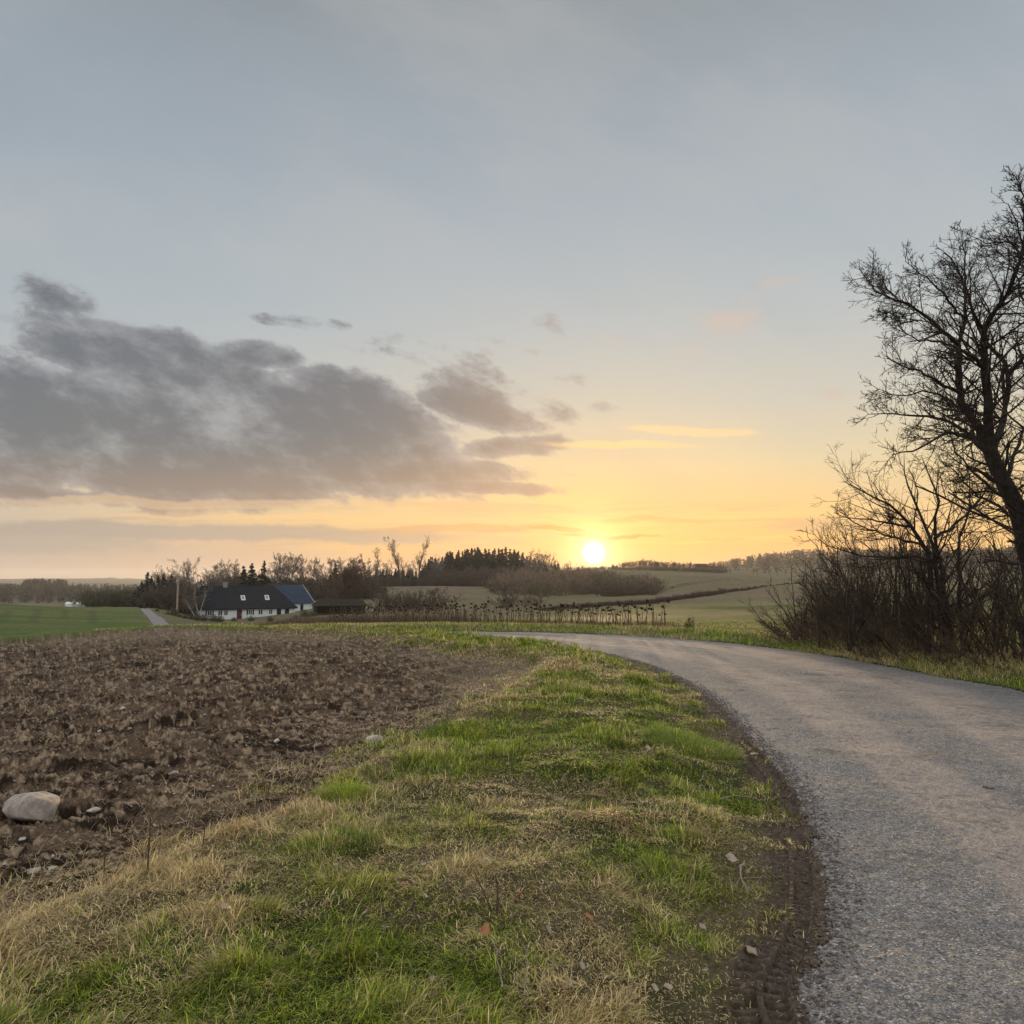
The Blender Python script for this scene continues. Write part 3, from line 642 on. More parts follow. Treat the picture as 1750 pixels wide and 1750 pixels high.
def kids(pos_, rad, k, rg, t0=.2, ang=(35, 65), lf=.45, rf=.6, n_=5, jit=.18, trop=.06, lmin=.0, rmin=.002, L=None, flat=1.0):
    B, m_, _ = pos_.shape; pl = np.linalg.norm(np.diff(pos_, axis=1), axis=2).sum(1)
    i = np.repeat(np.arange(B), k); t = rg.uniform(t0, 1, len(i)); f = t*(m_-1); j = np.minimum(f.astype(int), m_-2); f = f-j
    st = pos_[i, j]*(1-f[:, None])+pos_[i, j+1]*f[:, None]; tan = pos_[i, j+1]-pos_[i, j]; tan /= np.linalg.norm(tan, axis=1, keepdims=True)+1e-9
    rr_ = rad[i, j]*(1-f)+rad[i, j+1]*f
    rv = rg.normal(0, 1, (len(i), 3)); pr = rv-(rv*tan).sum(1, keepdims=True)*tan; pr /= np.linalg.norm(pr, axis=1, keepdims=True)
    an = np.radians(rg.uniform(*ang, len(i)))[:, None]; d = tan*np.cos(an)+pr*np.sin(an)
    Lc = (pl[i]*lf*(1.15-.6*t) if L is None else np.full(len(i), L))*rg.uniform(.55, 1.3, len(i))
    Lc = np.maximum(Lc, lmin); return paths(st, d, Lc, np.maximum(rr_*rf, rmin), n_, rg, jit, trop, .35)
def bare_tree(name, mat, seed, h, r, spread=.5, trunk_h=.35, n1=9, n2=6, n3=5, n4=0, up=.10, label='', cat='tree', ang=(25, 50), group=None, rmin=.012, stems=1, crownm=None):
    rg = np.random.default_rng(seed); root = empty(name, (0, 0, 0), label, cat, group)
    if stems == 1:
        p0, r0 = paths(np.zeros((1, 3)), np.array([[rg.normal(0, .05), rg.normal(0, .05), 1]]), np.array([h*.92]), np.array([r]), 9, rg, .05, .02, .15)
    else:
        d = np.stack([rg.normal(0, spread*.6, stems), rg.normal(0, spread*.6, stems), np.ones(stems)], 1)
        p0, r0 = paths(rg.normal(0, .15*spread, (stems, 3))*[1, 1, 0], d, h*rg.uniform(.6, .98, stems), np.full(stems, r), 7, rg, .08, .03, .25)
    a1, b1 = kids(p0, r0, n1, rg, trunk_h, ang, spread, .55, 7, .12, up, rmin=rmin)
    a2, b2 = kids(a1, b1, n2, rg, .2, (25, 55), .5, .6, 5, .16, up*.8, rmin=rmin*.9)
    a3, b3 = kids(a2, b2, n3, rg, .15, (25, 60), .5, .6, 4, .18, up*.5, rmin=rmin*.8)
    sets = [(a1, b1, 4), (a2, b2, 3), (a3, b3, 3)]
    if n4: a4, b4 = kids(a3, b3, n4, rg, .1, (25, 65), .55, .7, 3, .2, .03, rmin=rmin*.7); sets.append((a4, b4, 3))
    tubeobj('trunk', [(p0, r0, 7)], M[mat], root); tubeobj('crown', sets, M[crownm or mat], root); return root
def conifer(name, seed, h, w, label, cat='tree', group=None, n_=1500):
    rg = np.random.default_rng(seed); root = empty(name, (0, 0, 0), label, cat, group)
    p0, r0 = paths(np.zeros((1, 3)), np.array([[0, 0, 1.]]), np.array([h*.99]), np.array([h*.018]), 8, rg, .01, .02, .1)
    tubeobj('trunk', [(p0, r0, 6)], M['bark'], root)
    # whorled boughs, each carrying hanging needle sprays
    nb = int(h*9); z0 = h*(.06+.93*rg.random(nb)**1.0); ph = rg.uniform(0, 6.28, nb)
    irr = 1+.12*np.sin(z0*2.3+seed)+rg.normal(0, .22, nb); Lb = w*.5*np.clip(1.0-z0/h, .0, 1)**.85*irr+.03
    per = max(6, n_//nb); t = rg.uniform(.1, 1, (nb, per)); dr = rg.normal(0, .18, (nb, per))
    rr_ = Lb[:, None]*t; X_ = rr_*np.cos(ph[:, None]+dr*.9); Y_ = rr_*np.sin(ph[:, None]+dr*.9); Z_ = z0[:, None]-.30*rr_+.16*rr_*t+rg.normal(0, .07, t.shape)
    c = np.stack([X_, Y_, Z_], -1).reshape(-1, 3); m_ = len(c); s = h*.030*rg.uniform(.6, 1.5, (m_, 1))*np.clip(1.15-c[:, 2:3]/h, .25, 1)**.7
    a = rg.normal(0, 1, (m_, 3)); a[:, 2] -= .5; a /= np.linalg.norm(a, axis=1, keepdims=True); b_ = np.cross(a, rg.normal(0, 1, (m_, 3))); b_ /= np.linalg.norm(b_, axis=1, keepdims=True)
    Vv = np.stack([c-b_*s*.45, c+b_*s*.45, c+a*s*1.9], 1).reshape(-1, 3)
    mesh_np('crown', Vv, np.arange(m_*3), np.full(m_, 3), M['needle'], root); return root
def bush(name, mat, seed, h, w, label, cat='bush', group=None, stems=26, n1=6, n2=5, n3=3, r=.03, rmin=.012, ang=(20, 50), up=.05, foot=.13):
    rg = np.random.default_rng(seed); root = empty(name, (0, 0, 0), label, cat, group)
    st = np.stack([rg.normal(0, w*foot, stems), rg.normal(0, w*foot, stems), np.zeros(stems)], 1)
    d = np.stack([st[:, 0]*.26/foot/w+rg.normal(0, .33*min(1, .2/foot), stems), st[:, 1]*.26/foot/w+rg.normal(0, .33*min(1, .2/foot), stems), np.ones(stems)], 1)
    hh_ = h*rg.uniform(.55, 1.0, stems); p0, r0 = paths(st, d, hh_, np.full(stems, r), 6, rg, .10, .01, .3)
    a1, b1 = kids(p0, r0, n1, rg, .15, ang, .42, .6, 4, .15, up, rmin=rmin)
    a2, b2 = kids(a1, b1, n2, rg, .1, (25, 60), .5, .7, 3, .2, .03, rmin=rmin*.85)
    sets = [(a1, b1, 3), (a2, b2, 3)]
    if n3: a3, b3 = kids(a2, b2, n3, rg, .1, (25, 60), .6, .7, 3, .2, .03, rmin=rmin*.7); sets.append((a3, b3, 3))
    tubeobj('stems', [(p0, r0, 4)], M[mat], root); tubeobj('twigs', sets, M[mat], root); return root
def drop(root, px, D, s=1.0, rz=0, sink=.1, row=None):   # put a thing on the ground in a direction at a distance
    x_, y_ = WD(px, D) if row is None else G(px, row); root.location = (x_, y_, hz_(x_, y_)-sink); root.rotation_euler[2] = rz; root.scale = (s,)*3 if np.isscalar(s) else s
def scatter(protos, spots, group, label, H):
    """spots: (px, D, top_row) - copies reach up to the given row; protos have native height H"""
    for k, (px, D, top) in enumerate(spots):
        pr = protos[k % len(protos)]
        x_, y_ = WD(px, D); z_ = hz_(x_, y_)-.15; h_ = max(.5, zrow(px, top, D)-z_); s = h_/H
        sw = s*random.uniform(.9, 1.2)
        lb = (label(k) if label.__code__.co_argcount == 1 else label(k, px)) if callable(label) else label
        copy_thing(pr, (x_, y_, z_), random.uniform(0, 6.28), (sw, sw, s), lb, group)
# ------------------------------------------------------------------ the big tree at the right edge
def tpx(l, Y0, dz_=0.0):   # limb drawn from crop coordinates (x, y, depth offset)
    return np.array([P(1430+a/2.734, 260+b/2.734, Y0+c) for a, b, c in l])
def resample(p_, n_):
    p_ = spl(p_, 5); s = np.concatenate([[0], np.cumsum(np.linalg.norm(np.diff(p_, axis=0), axis=1))]); t = np.linspace(0, s[-1], n_)
    return np.stack([np.interp(t, s, p_[:, i]) for i in range(3)], 1)
Y0 = 13.2
bx_, by_, _ = P(1795, 1150, Y0); bz = hz_(bx_, by_)
big = empty('bare_tree', (bx_, by_, bz-.1), 'tall bare dark tree leaning in from the right edge with crooked limbs', 'tree')
org = np.array([bx_, by_, bz-.1])
limbs = [ # points, r0, r1
 ([(985, 2500, 0), (960, 2250, 0), (930, 2050, 0), (905, 1880, 0), (855, 1700, 0), (790, 1560, 0), (735, 1440, 0), (705, 1350, 0)], .235, .12),
 ([(715, 1380, 0), (650, 1270, .1), (590, 1185, .3), (574, 1050, .4), (568, 900, .5)], .085, .055),
 ([(568, 900, .5), (600, 780, .6), (598, 640, .7), (560, 540, .8), (500, 470, .9)], .045, .012),
 ([(568, 900, .5), (500, 840, .3), (380, 740, .1), (250, 682, 0), (170, 640, -.1), (104, 540, -.2)], .045, .008),
 ([(712, 1370, 0), (712, 1180, -.3), (686, 1010, -.4), (690, 850, -.6), (722, 760, -.7), (790, 660, -.9), (850, 520, -1), (880, 380, -1)], .095, .02),
 ([(730, 1390, 0), (788, 1210, .6), (802, 1040, .8), (772, 950, .9), (700, 890, 1), (640, 760, 1.1), (620, 560, 1.2)], .075, .012),
 ([(802, 1040, .8), (850, 980, .6), (930, 900, .6), (980, 760, .6), (960, 560, .5)], .05, .012),
 ([(700, 1400, 0), (620, 1335, -.4), (540, 1312, -.8), (450, 1340, -1), (370, 1390, -1.1), (260, 1415, -1.2)], .05, .008),
 ([(578, 1130, .3), (480, 1085, 0), (400, 1030, -.2), (310, 1000, -.4), (235, 960, -.5)], .04, .007),
 ([(690, 1370, 0), (580, 1290, .4), (470, 1245, .6), (300, 1225, .8), (145, 1225, 1)], .045, .006),
 ([(640, 1260, .2), (560, 1180, .7), (430, 1120, 1.0), (300, 1140, 1.2), (185, 1105, 1.3)], .035, .006),
 ([(688, 1010, -.4), (600, 930, -.8), (480, 880, -1), (380, 880, -1.1), (290, 815, -1.2)], .04, .006),
 ([(690, 850, -.6), (640, 760, -1), (600, 600, -1.2), (595, 480, -1.2), (590, 360, -1.2)], .035, .006),
 ([(600, 780, .6), (520, 690, .3), (440, 600, .1), (380, 560, 0), (320, 510, -.1)], .03, .006),
 ([(380, 740, .1), (300, 700, .5), (240, 640, .6), (160, 530, .7)], .022, .005),
 ([(380, 790, .2), (300, 795, .4), (240, 770, .5), (190, 730, .5)], .02, .005),
 ([(850, 1690, 0), (760, 1600, -.7), (640, 1500, -1.1), (560, 1400, -1.4), (520, 1300, -1.5)], .045, .008),
 ([(880, 1760, 0), (760, 1660, .5), (640, 1590, .9), (560, 1500, 1.2), (480, 1440, 1.3)], .04, .008),
 ([(790, 1560, 0), (830, 1400, .9), (880, 1280, 1.2), (930, 1150, 1.3), (960, 980, 1.3)], .05, .01),
 ([(930, 2050, 0), (1000, 1800, -.8), (1060, 1500, -1.2), (1080, 1200, -1.3), (1040, 900, -1.4), (960, 620, -1.5), (900, 420, -1.5)], .12, .02),
 ([(960, 620, -1.5), (880, 500, -1.3), (800, 420, -1.2), (720, 430, -1.1), (650, 400, -1.0)], .035, .006),
 ([(1000, 720, -1.5), (920, 560, -1.6), (860, 400, -1.7), (830, 300, -1.7), (800, 240, -1.7)], .035, .006),
 ([(900, 420, -1.5), (880, 320, -1.5), (870, 200, -1.5), (830, 110, -1.5)], .03, .006),
 ([(1040, 900, -1.4), (960, 800, -.9), (880, 700, -.6), (840, 560, -.5), (760, 470, -.5)], .04, .006)]
rg = np.random.default_rng(11)
LP = []; LRd = []
for pts, r0, r1 in limbs:
    q = resample(tpx(pts, Y0), 16); q[1:-1] += rg.normal(0, .014, (14, 3)); LP.append(q-org); LRd.append(.92*np.linspace(r0, r1, 16)*(1+.05*rg.normal(0, 1, 16)))
LP = np.array(LP); LRd = np.array(LRd)
sets = []
tubeobj('trunk', [(LP[:1], LRd[:1], 12)], M['bark'], big)
tubeobj('limb', [(LP[1:], LRd[1:], 8)], M['bark'], big)
fine = LP[1:]; finer = LRd[1:]
a1, b1 = kids(fine, finer, 32, rg, .10, (30, 70), .33, .38, 6, .09, .05, rmin=.0062)
a1b, b1b = kids(LP[:1], LRd[:1], 12, rg, .55, (40, 80), .25, .25, 6, .17, .08, rmin=.008)
a1 = np.concatenate([a1, a1b]); b1 = np.minimum(np.concatenate([b1, b1b]), .02)
a2, b2 = kids(a1, b1, 6, rg, .12, (30, 60), .46, .6, 4, .07, .05, rmin=.0050)
a3, b3 = kids(a2, b2, 4, rg, .15, (35, 60), .40, .7, 3, .05, .03, rmin=.0042)
tubeobj('twigs', [(a1, b1, 4), (a2, b2, 3), (a3, b3, 3)], M['bark'], big)
# ------------------------------------------------------------------ smaller tree / tall shrub left of it
def stemtree(name, base, limbs, label, mat, seed, k1=12, k2=5, k3=3, rs=1.0, cat='tree'):
    bx_, by_, _ = base; bz = hz_(bx_, by_); root = empty(name, (bx_, by_, bz-.05), label, cat); org = np.array([bx_, by_, bz-.05])
    rg = np.random.default_rng(seed); A = []; Bv = []
    for pts, r0, r1 in limbs:
        q = resample([P(*p) for p in pts], 14)-org; q[1:-1] += rg.normal(0, .02, (12, 3)); A.append(q); Bv.append(np.linspace(r0, r1, 14)*rs)
    A = np.array(A); Bv = np.array(Bv); tubeobj('stems', [(A, Bv, 7)], M[mat], root)
    a1, b1 = kids(A, Bv, k1, rg, .15, (25, 60), .32, .5, 6, .15, .08, rmin=.006); a2, b2 = kids(a1, b1, k2, rg, .1, (25, 60), .5, .65, 4, .18, .06, rmin=.0048); a3, b3 = kids(a2, b2, k3, rg, .1, (25, 60), .5, .7, 3, .2, .03, rmin=.0036)
    tubeobj('twigs', [(a1, b1, 4), (a2, b2, 3), (a3, b3, 3)], M[mat], root); return root
Y1 = 16.8; b1_ = (1600, 1130, Y1)
stemtree('bare_tree', P(1600, 1130, Y1), [
 ([(1585, 1130, Y1), (1590, 1040, Y1), (1588, 950, Y1), (1560, 905, Y1), (1535, 875, Y1-.2), (1485, 845, Y1-.3), (1440, 822, Y1-.4)], .085, .007),
 ([(1612, 1130, Y1+.2), (1608, 1040, Y1), (1592, 930, Y1), (1570, 870, Y1+.2), (1548, 820, Y1+.3), (1545, 780, Y1+.4)], .08, .007),
 ([(1630, 1130, Y1-.2), (1612, 1000, Y1), (1600, 905, Y1), (1602, 850, Y1-.3), (1590, 810, Y1-.4), (1575, 780, Y1-.4)], .075, .007),
 ([(1575, 930, Y1), (1530, 920, Y1+.3), (1480, 900, Y1+.5), (1440, 880, Y1+.6), (1420, 865, Y1+.6)], .03, .006),
 ([(1555, 900, Y1), (1500, 890, Y1-.4), (1450, 885, Y1-.7), (1425, 875, Y1-.8)], .03, .005),
 ([(1650, 1130, Y1+.4), (1640, 1030, Y1+.4), (1640, 930, Y1+.6), (1660, 850, Y1+.7), (1650, 790, Y1+.8)], .06, .007),
 ([(1600, 960, Y1), (1560, 950, Y1-.2), (1500, 955, Y1-.5), (1455, 945, Y1-.6), (1410, 930, Y1-.6), (1385, 905, Y1-.6)], .035, .005),
 ([(1597, 920, Y1), (1640, 890, Y1+.2), (1690, 830, Y1+.4), (1700, 780, Y1+.6)], .04, .006)],
 'spreading bare shrub-like tree with many stems, left of the tall leaning tree', 'bark', 21, 17, 5, 3)
# ------------------------------------------------------------------ the roadside thicket: individual bushes along the far road edge
tb = [bush('thicket_bush', 'thick', 31+k, 2.6, 1.1, '', 'bush', None, 8, 7, 3, 2, .026, .0070, (15, 42), .10, .25) for k in range(5)]
tb += [bush('thicket_bush', 'stalk', 41+k, 2.2, 1.0, '', 'bush', None, 14, 5, 3, 1, .014, .0062, (12, 34), .10, .30) for k in range(2)]
lineA = np.array([G(1352, 1096), G(1430, 1106), G(1520, 1122), G(1620, 1138), G(1720, 1150), G(1850, 1170)])
ln = spl(lineA, 8); seg_ = np.concatenate([[0], np.cumsum(np.hypot(*np.diff(ln, axis=0).T))])
used = set(); nb_ = 0
for row_ in range(3):
    for s_ in np.arange(0, seg_[-1], .72):
        s2 = s_+random.uniform(-.2, .2); x_ = np.interp(s2, seg_, ln[:, 0])+row_*.45+random.uniform(-.15, .15); y_ = np.interp(s2, seg_, ln[:, 1])+row_*.5+.5
        f = s2/seg_[-1]; h_ = (.75+.30*min(1, f*3.2))*random.choice((.5, .75, .9, 1.0, 1.12, 1.3))*random.uniform(.9, 1.1)
        if f < .12: h_ *= .45+3.5*f
        pr = tb[5+nb_ % 2] if row_ == 0 else tb[nb_ % 5]; h_ *= (.55 if row_ == 0 else 1); loc = (x_, y_, hz_(x_, y_)-.12); nb_ += 1
        lab = 'bare tangled bush of the dark roadside thicket below the leaning tree' if f > .45 else 'bare spindly bush in the left, thinner part of the roadside thicket'
        if id(pr) not in used:
            used.add(id(pr)); pr.location = loc; pr.scale = (1, 1, h_); pr['label'] = lab; pr['group'] = 'bare bushes of the roadside thicket'; pr.rotation_euler = (0, -.12, random.uniform(0, 6))
        else: o = copy_thing(pr, loc, random.uniform(-.6, .6)+random.choice((0, 0, .5)), (1, random.choice((1, -1)), h_), lab, 'bare bushes of the roadside thicket'); o.rotation_euler[1] = -random.uniform(.0, .22)
# arching shoots at the left end
Y2 = 18.5
stemtree('arching_bush', P(1452, 1112, Y2-1), [
 ([(1452, 1112, Y2-1), (1450, 1040, Y2-1), (1440, 980, Y2-1), (1410, 950, Y2-1), (1385, 925, Y2-1), (1378, 900, Y2-1)], .028, .005),
 ([(1450, 1112, Y2-1), (1430, 1040, Y2-1.2), (1400, 1000, Y2-1.2), (1370, 975, Y2-1.2), (1360, 960, Y2-1.2)], .024, .005),
 ([(1453, 1112, Y2-1), (1465, 1020, Y2-.8), (1462, 960, Y2-.7), (1440, 920, Y2-.7), (1430, 900, Y2-.7)], .028, .005),
 ([(1452, 1112, Y2-1), (1495, 1020, Y2-.6), (1505, 950, Y2-.4), (1490, 905, Y2-.4)], .03, .005),
 ([(1400, 1108, Y2), (1398, 1060, Y2), (1385, 1020, Y2), (1372, 990, Y2)], .02, .004)],
 'loose bush of arching bare shoots at the left end of the thicket', 'bark', 24, 8, 4, 3, 1, 'bush')
Y3 = 22
stemtree('young_shoot', P(1358, 1094, Y3), [
 ([(1358, 1094, Y3), (1357, 1050, Y3), (1355, 1010, Y3), (1353, 965, Y3)], .02, .004), ([(1358, 1094, Y3), (1345, 1070, Y3), (1335, 1050, Y3)], .012, .004), ([(1358, 1094, Y3), (1370, 1070, Y3), (1378, 1040, Y3)], .014, .004)],
 'thin upright shoot standing at the far left end of the thicket', 'bark', 25, 5, 3, 0+1, 1, 'shoot')
# ================================================================== dead sunflowers along the far side of the road
def sunflower(seed, h):
    rg = np.random.default_rng(seed); root = empty('dead_sunflower', (0, 0, 0), 'dead brown sunflower stalk with drooping seed head', 'sunflower')
    d = np.array([[rg.normal(0, .06), rg.normal(0, .06), 1]]); p0, r0 = paths(np.zeros((1, 3)), d, np.array([h]), np.array([.016]), 7, rg, .05, .02, .6)
    e = p0[0, -1]; a = rg.uniform(0, 6.28); dv_ = np.array([math.cos(a), math.sin(a), 0])
    hook = np.stack([e, e+dv_*.05+[0, 0, .03], e+dv_*.10+[0, 0, .0], e+dv_*.13+[0, 0, -.05]])[None]
    sets = [(p0, r0, 5), (hook, np.full((1, 4), .009), 4)]
    lv, lr = kids(p0, r0, 7, rg, .15, (60, 130), .15, .5, 4, .25, -.45, rmin=.010); sets.append((lv, lr, 3))
    tubeobj('stalk', sets, M['sunf'], root)
    # drooping dished head
    c = e+dv_*.14+np.array([0, 0, -.06]); tq_ = rg.uniform(.35, 1.2); nrm = np.array([dv_[0]*math.sin(tq_), dv_[1]*math.sin(tq_), -math.cos(tq_)]); nrm /= np.linalg.norm(nrm)
    t1 = np.cross(nrm, [0, 0, 1]); t1 /= np.linalg.norm(t1); t2 = np.cross(nrm, t1); R0 = rg.uniform(.05, .075); vs_ = [c-nrm*.06]
    for rr_, dd_ in ((.75, -.045), (1.0, -.01), (.8, .022)):
        for k in range(10): q = k*.6283; w_ = rr_*R0*(1+.12*math.sin(3*q+seed)); vs_.append(c+t1*w_*math.cos(q)+t2*w_*math.sin(q)+nrm*dd_)
    vs_.append(c+nrm*.01); fs = []
    for k in range(10):
        k2 = (k+1) % 10; fs.append((0, 1+k2, 1+k)); fs.append((1+k, 1+k2, 11+k2, 11+k)); fs.append((11+k, 11+k2, 21+k2, 21+k)); fs.append((21+k, 21+k2, 31))
    pymesh('seed_head', vs_, fs, M['head'], root); return root
sfl = [sunflower(60+k, h) for k, h in enumerate((1.0, .92, 1.08, .8, 1.02, .88, .95))]
band = []
sb = spl([WD(1150, 33.0), WD(1080, 34.3), WD(1000, 36.2), WD(900, 38.6), WD(800, 41), WD(700, 44.5), WD(620, 48), WD(560, 51)], 6)
sg = np.concatenate([[0], np.cumsum(np.hypot(*np.diff(sb, axis=0).T))])
for k in range(285):
    t = ((k+random.random())/285)**.9; t = min(.999, t); s_ = t*sg[-1]; row_ = random.choice([0, .55, 1.1, 1.7, 2.3])
    band.append((np.interp(s_, sg, sb[:, 0])+random.uniform(-.1, .1), np.interp(s_, sg, sb[:, 1])+row_+random.uniform(-.12, .12), t, row_))
used = set()
for k, (x_, y_, t, row_) in enumerate(band):
    pr = sfl[k % 7]; loc = (x_, y_, hz_(x_, y_)-.02); s = random.choice((.62, .8, .95, 1.05, 1.15))*random.uniform(.93, 1.07)
    lb = ('dead sunflower stalk with dark seed head at the very right end of the strip' if t < .12 else 'dead sunflower stalk with dark seed head in the open right part of the strip' if t < .3 else 'dead sunflower stalk in the middle of the roadside strip' if t < .62 else 'dead sunflower stalk in the dense left part of the strip, towards the shed')
    if id(pr) not in used: used.add(id(pr)); pr.location = loc; pr['label'] = lb; pr['group'] = 'dead sunflowers in the strip beyond the road'; pr.rotation_euler[2] = random.uniform(0, 6); pr.scale = (1.1, 1.1, s)
    else:
        o = copy_thing(pr, loc, random.uniform(0, 6.28), (1.1, 1.1, s), lb, 'dead sunflowers in the strip beyond the road'); o.rotation_euler[0] = random.gauss(0, .06); o.rotation_euler[1] = random.gauss(0, .06)
# tall dead weeds between them and towards the house: uncountable
xs = []; ys = []
sb2 = spl([WD(1180, 32.6), WD(1080, 34.6), WD(1000, 36.6), WD(900, 39), WD(800, 41.6), WD(700, 45), WD(600, 50), WD(520, 56), WD(450, 62), WD(390, 66)], 6)
sg2 = np.concatenate([[0], np.cumsum(np.hypot(*np.diff(sb2, axis=0).T))])
n_ = 21000; t = rng.random(n_); dens = .22+.78*sst(.25, .6, t); kk = rng.random(n_) < dens; t = t[kk]; n_ = len(t); s_ = t*sg2[-1]
x = np.interp(s_, sg2, sb2[:, 0])+rng.normal(0, .2, n_); y = np.interp(s_, sg2, sb2[:, 1])+rng.uniform(-.2, 4.5, n_)
kk = (~inpoly(x, y, ROAD)) & (pdist(x, y, RR) > .8); x, y, t = x[kk], y[kk], t[kk]; n_ = len(x)
hw = (1-.55*sst(.78, .95, t))*np.where(t < .32, .27, .2+.75*fbm(x*.6, y*.6, 3, 95)**1.0)*rng.uniform(.4, 1.2, n_)
blades('dead_weeds', x, y, HH(x, y)-.02, hw, .022+.012*rng.random(n_), rng.uniform(0, 6.28, n_), rng.uniform(.05, .5, n_), np.array((.17, .125, .085))*rng.uniform(.4, 1.35, (n_, 1)), 'brown dead weeds filling the strip between road and house', curl=.8)
# tufts at road edge end of the strip
ub = bush('low_bush', 'stalk', 77, .5, .9, 'low dark bramble at the right end of the sunflower strip', 'bush', None, 14, 5, 4, 2, .012, .006); drop(ub, 1172, 32.4, 1.3)
# ================================================================== house
def box(v0, v1, M4=None):
    x0, y0, z0 = v0; x1, y1, z1 = v1
    return [(x0, y0, z0), (x1, y0, z0), (x1, y1, z0), (x0, y1, z0), (x0, y0, z1), (x1, y0, z1), (x1, y1, z1), (x0, y1, z1)], [(0, 3, 2, 1), (4, 5, 6, 7), (0, 1, 5, 4), (1, 2, 6, 5), (2, 3, 7, 6), (3, 0, 4, 7)]
def boxes(name, l, mat, parent):
    vs_, fs = [], []
    for a, b in l:
        v_, f_ = box(a, b); o_ = len(vs_); vs_ += v_; fs += [tuple(i+o_ for i in q) for q in f_]
    return pymesh(name, vs_, fs, mat, parent)
def window(parent, x0, z0, w, h, y=0, name='window', shutters=True):
    f = boxes(name, [((x0, y-.06, z0), (x0+w, y-.003, z0+.1)), ((x0, y-.06, z0+h-.1), (x0+w, y-.003, z0+h)), ((x0, y-.06, z0+.1), (x0+.1, y-.003, z0+h-.1)), ((x0+w-.1, y-.06, z0+.1), (x0+w, y-.003, z0+h-.1)), ((x0+w/2-.04, y-.06, z0+.1), (x0+w/2+.04, y-.003, z0+h-.1))], M['trim'], parent)
    boxes('pane', [((x0+.1, y-.02, z0+.1), (x0+w/2-.04, y-.006, z0+h-.1)), ((x0+w/2+.04, y-.02, z0+.1), (x0+w-.1, y-.006, z0+h-.1))], M['glass'], f)
    if shutters:
        for sx_ in (x0-.28, x0+w+.04): boxes('shutter', [((sx_, y-.07, z0), (sx_+.24, y-.004, z0+h))], M['black'], f)
    return f
pA = P(338, 1062, 143.); pB = P(504, 1050, 153.)
rz = math.atan2(pB[1]-pA[1], pB[0]-pA[0]); Lh = math.hypot(pB[0]-pA[0], pB[1]-pA[1])
zb = zrow(340, 1063, 148)
house = empty('farmhouse', (pA[0], pA[1], zb), 'long white farmhouse with steep dark roof, two skylights and half-hipped right end', 'house', None, rz)
Wd, We, Ht = 7.4, 2.1, 6.15
# walls: long body with gables
pymesh('wall', [(0, 0, -1), (Lh, 0, -1), (Lh, Wd, -1), (0, Wd, -1), (0, 0, We), (Lh, 0, We), (Lh, Wd, We), (0, Wd, We), (0, Wd/2, Ht-.35), ], [(0, 1, 5, 4), (1, 2, 6, 5), (2, 3, 7, 6), (0, 4, 8, 7, 3)], M['white'], house)
e = .5; zE = We-.28
hipx = 3.4
t_ = .22
def roofmesh(l, mat, name, parent):
    vs_, fs = [], []
    for poly in l:
        o_ = len(vs_); n_ = len(poly); vs_ += [tuple(p) for p in poly]+[(p[0], p[1], p[2]+t_) for p in poly]
        fs.append(tuple(range(o_+n_-1, o_-1, -1))); fs.append(tuple(range(o_+n_, o_+2*n_)))
        for i in range(n_): j = (i+1) % n_; fs.append((o_+i, o_+j, o_+n_+j, o_+n_+i))
    return pymesh(name, vs_, fs, mat, parent)
rf = roofmesh([[(-.35, -e, zE), (Lh+.4, -e, zE), (Lh-hipx, Wd/2, Ht), (1.1, Wd/2, Ht), (.15, Wd/2-1.3, Ht-1.7)],
               [(Lh+.4, Wd+e, zE), (-.35, Wd+e, zE), (.15, Wd/2+1.3, Ht-1.7), (1.1, Wd/2, Ht), (Lh-hipx, Wd/2, Ht)],
               [(Lh+.4, -e, zE), (Lh+.4, Wd+e, zE), (Lh-hipx, Wd/2, Ht)],
               [(.15, Wd/2+1.3, Ht-1.7), (.15, Wd/2-1.3, Ht-1.7), (1.1, Wd/2, Ht)]], M['roof'], 'roof', house)
boxes('chimney', [((5.1, Wd/2-.35, Ht-.5), (5.9, Wd/2+.35, Ht+.75)), ((5.0, Wd/2-.45, Ht+.75), (6.0, Wd/2+.45, Ht+.9))], M['brick'], rf)
def roofpt(x_, y_, up=0): s = (Ht-zE)/(Wd/2+e); return (x_, y_, zE+(y_+e)*s+t_+up)
for x_ in (8.0, 12.6):
    y0_, y1_ = .95, 1.75; x1_ = x_+.8
    def slab(xa, xb, ya, yb, d0, d1):
        a = [roofpt(xa, ya, d0), roofpt(xb, ya, d0), roofpt(xb, yb, d0), roofpt(xa, yb, d0), roofpt(xa, ya, d1), roofpt(xb, ya, d1), roofpt(xb, yb, d1), roofpt(xa, yb, d1)]
        return a, [(0, 3, 2, 1), (4, 5, 6, 7), (0, 1, 5, 4), (1, 2, 6, 5), (2, 3, 7, 6), (3, 0, 4, 7)]
    v_, f_ = slab(x_, x1_, y0_, y1_, .01, .12); sk = pymesh('skylight', v_, f_, M['trim'], rf)
    v_, f_ = slab(x_+.14, x1_-.14, y0_+.12, y1_-.12, .10, .135); pymesh('pane', v_, f_, M['skylight'], sk)
for x_, w_ in ((1.6, .9), (3.5, .9), (4.6, .8), (9.1, .8), (11.0, .9), (13.0, .8)): window(house, x_, .75, w_, 1.0, shutters=x_ in (1.6, 9.1))
dr = boxes('door', [((7.0, -.07, -.3), (7.95, -.004, 1.78))], M['reddoor'], house); boxes('handle', [((7.78, -.12, .7), (7.86, -.071, .9))], M['trim'], dr)
for x_ in (14.6, 16.2): d_ = boxes('door', [((x_, -.06, -.3), (x_+.85, -.004, 1.75))], M['black'], house)
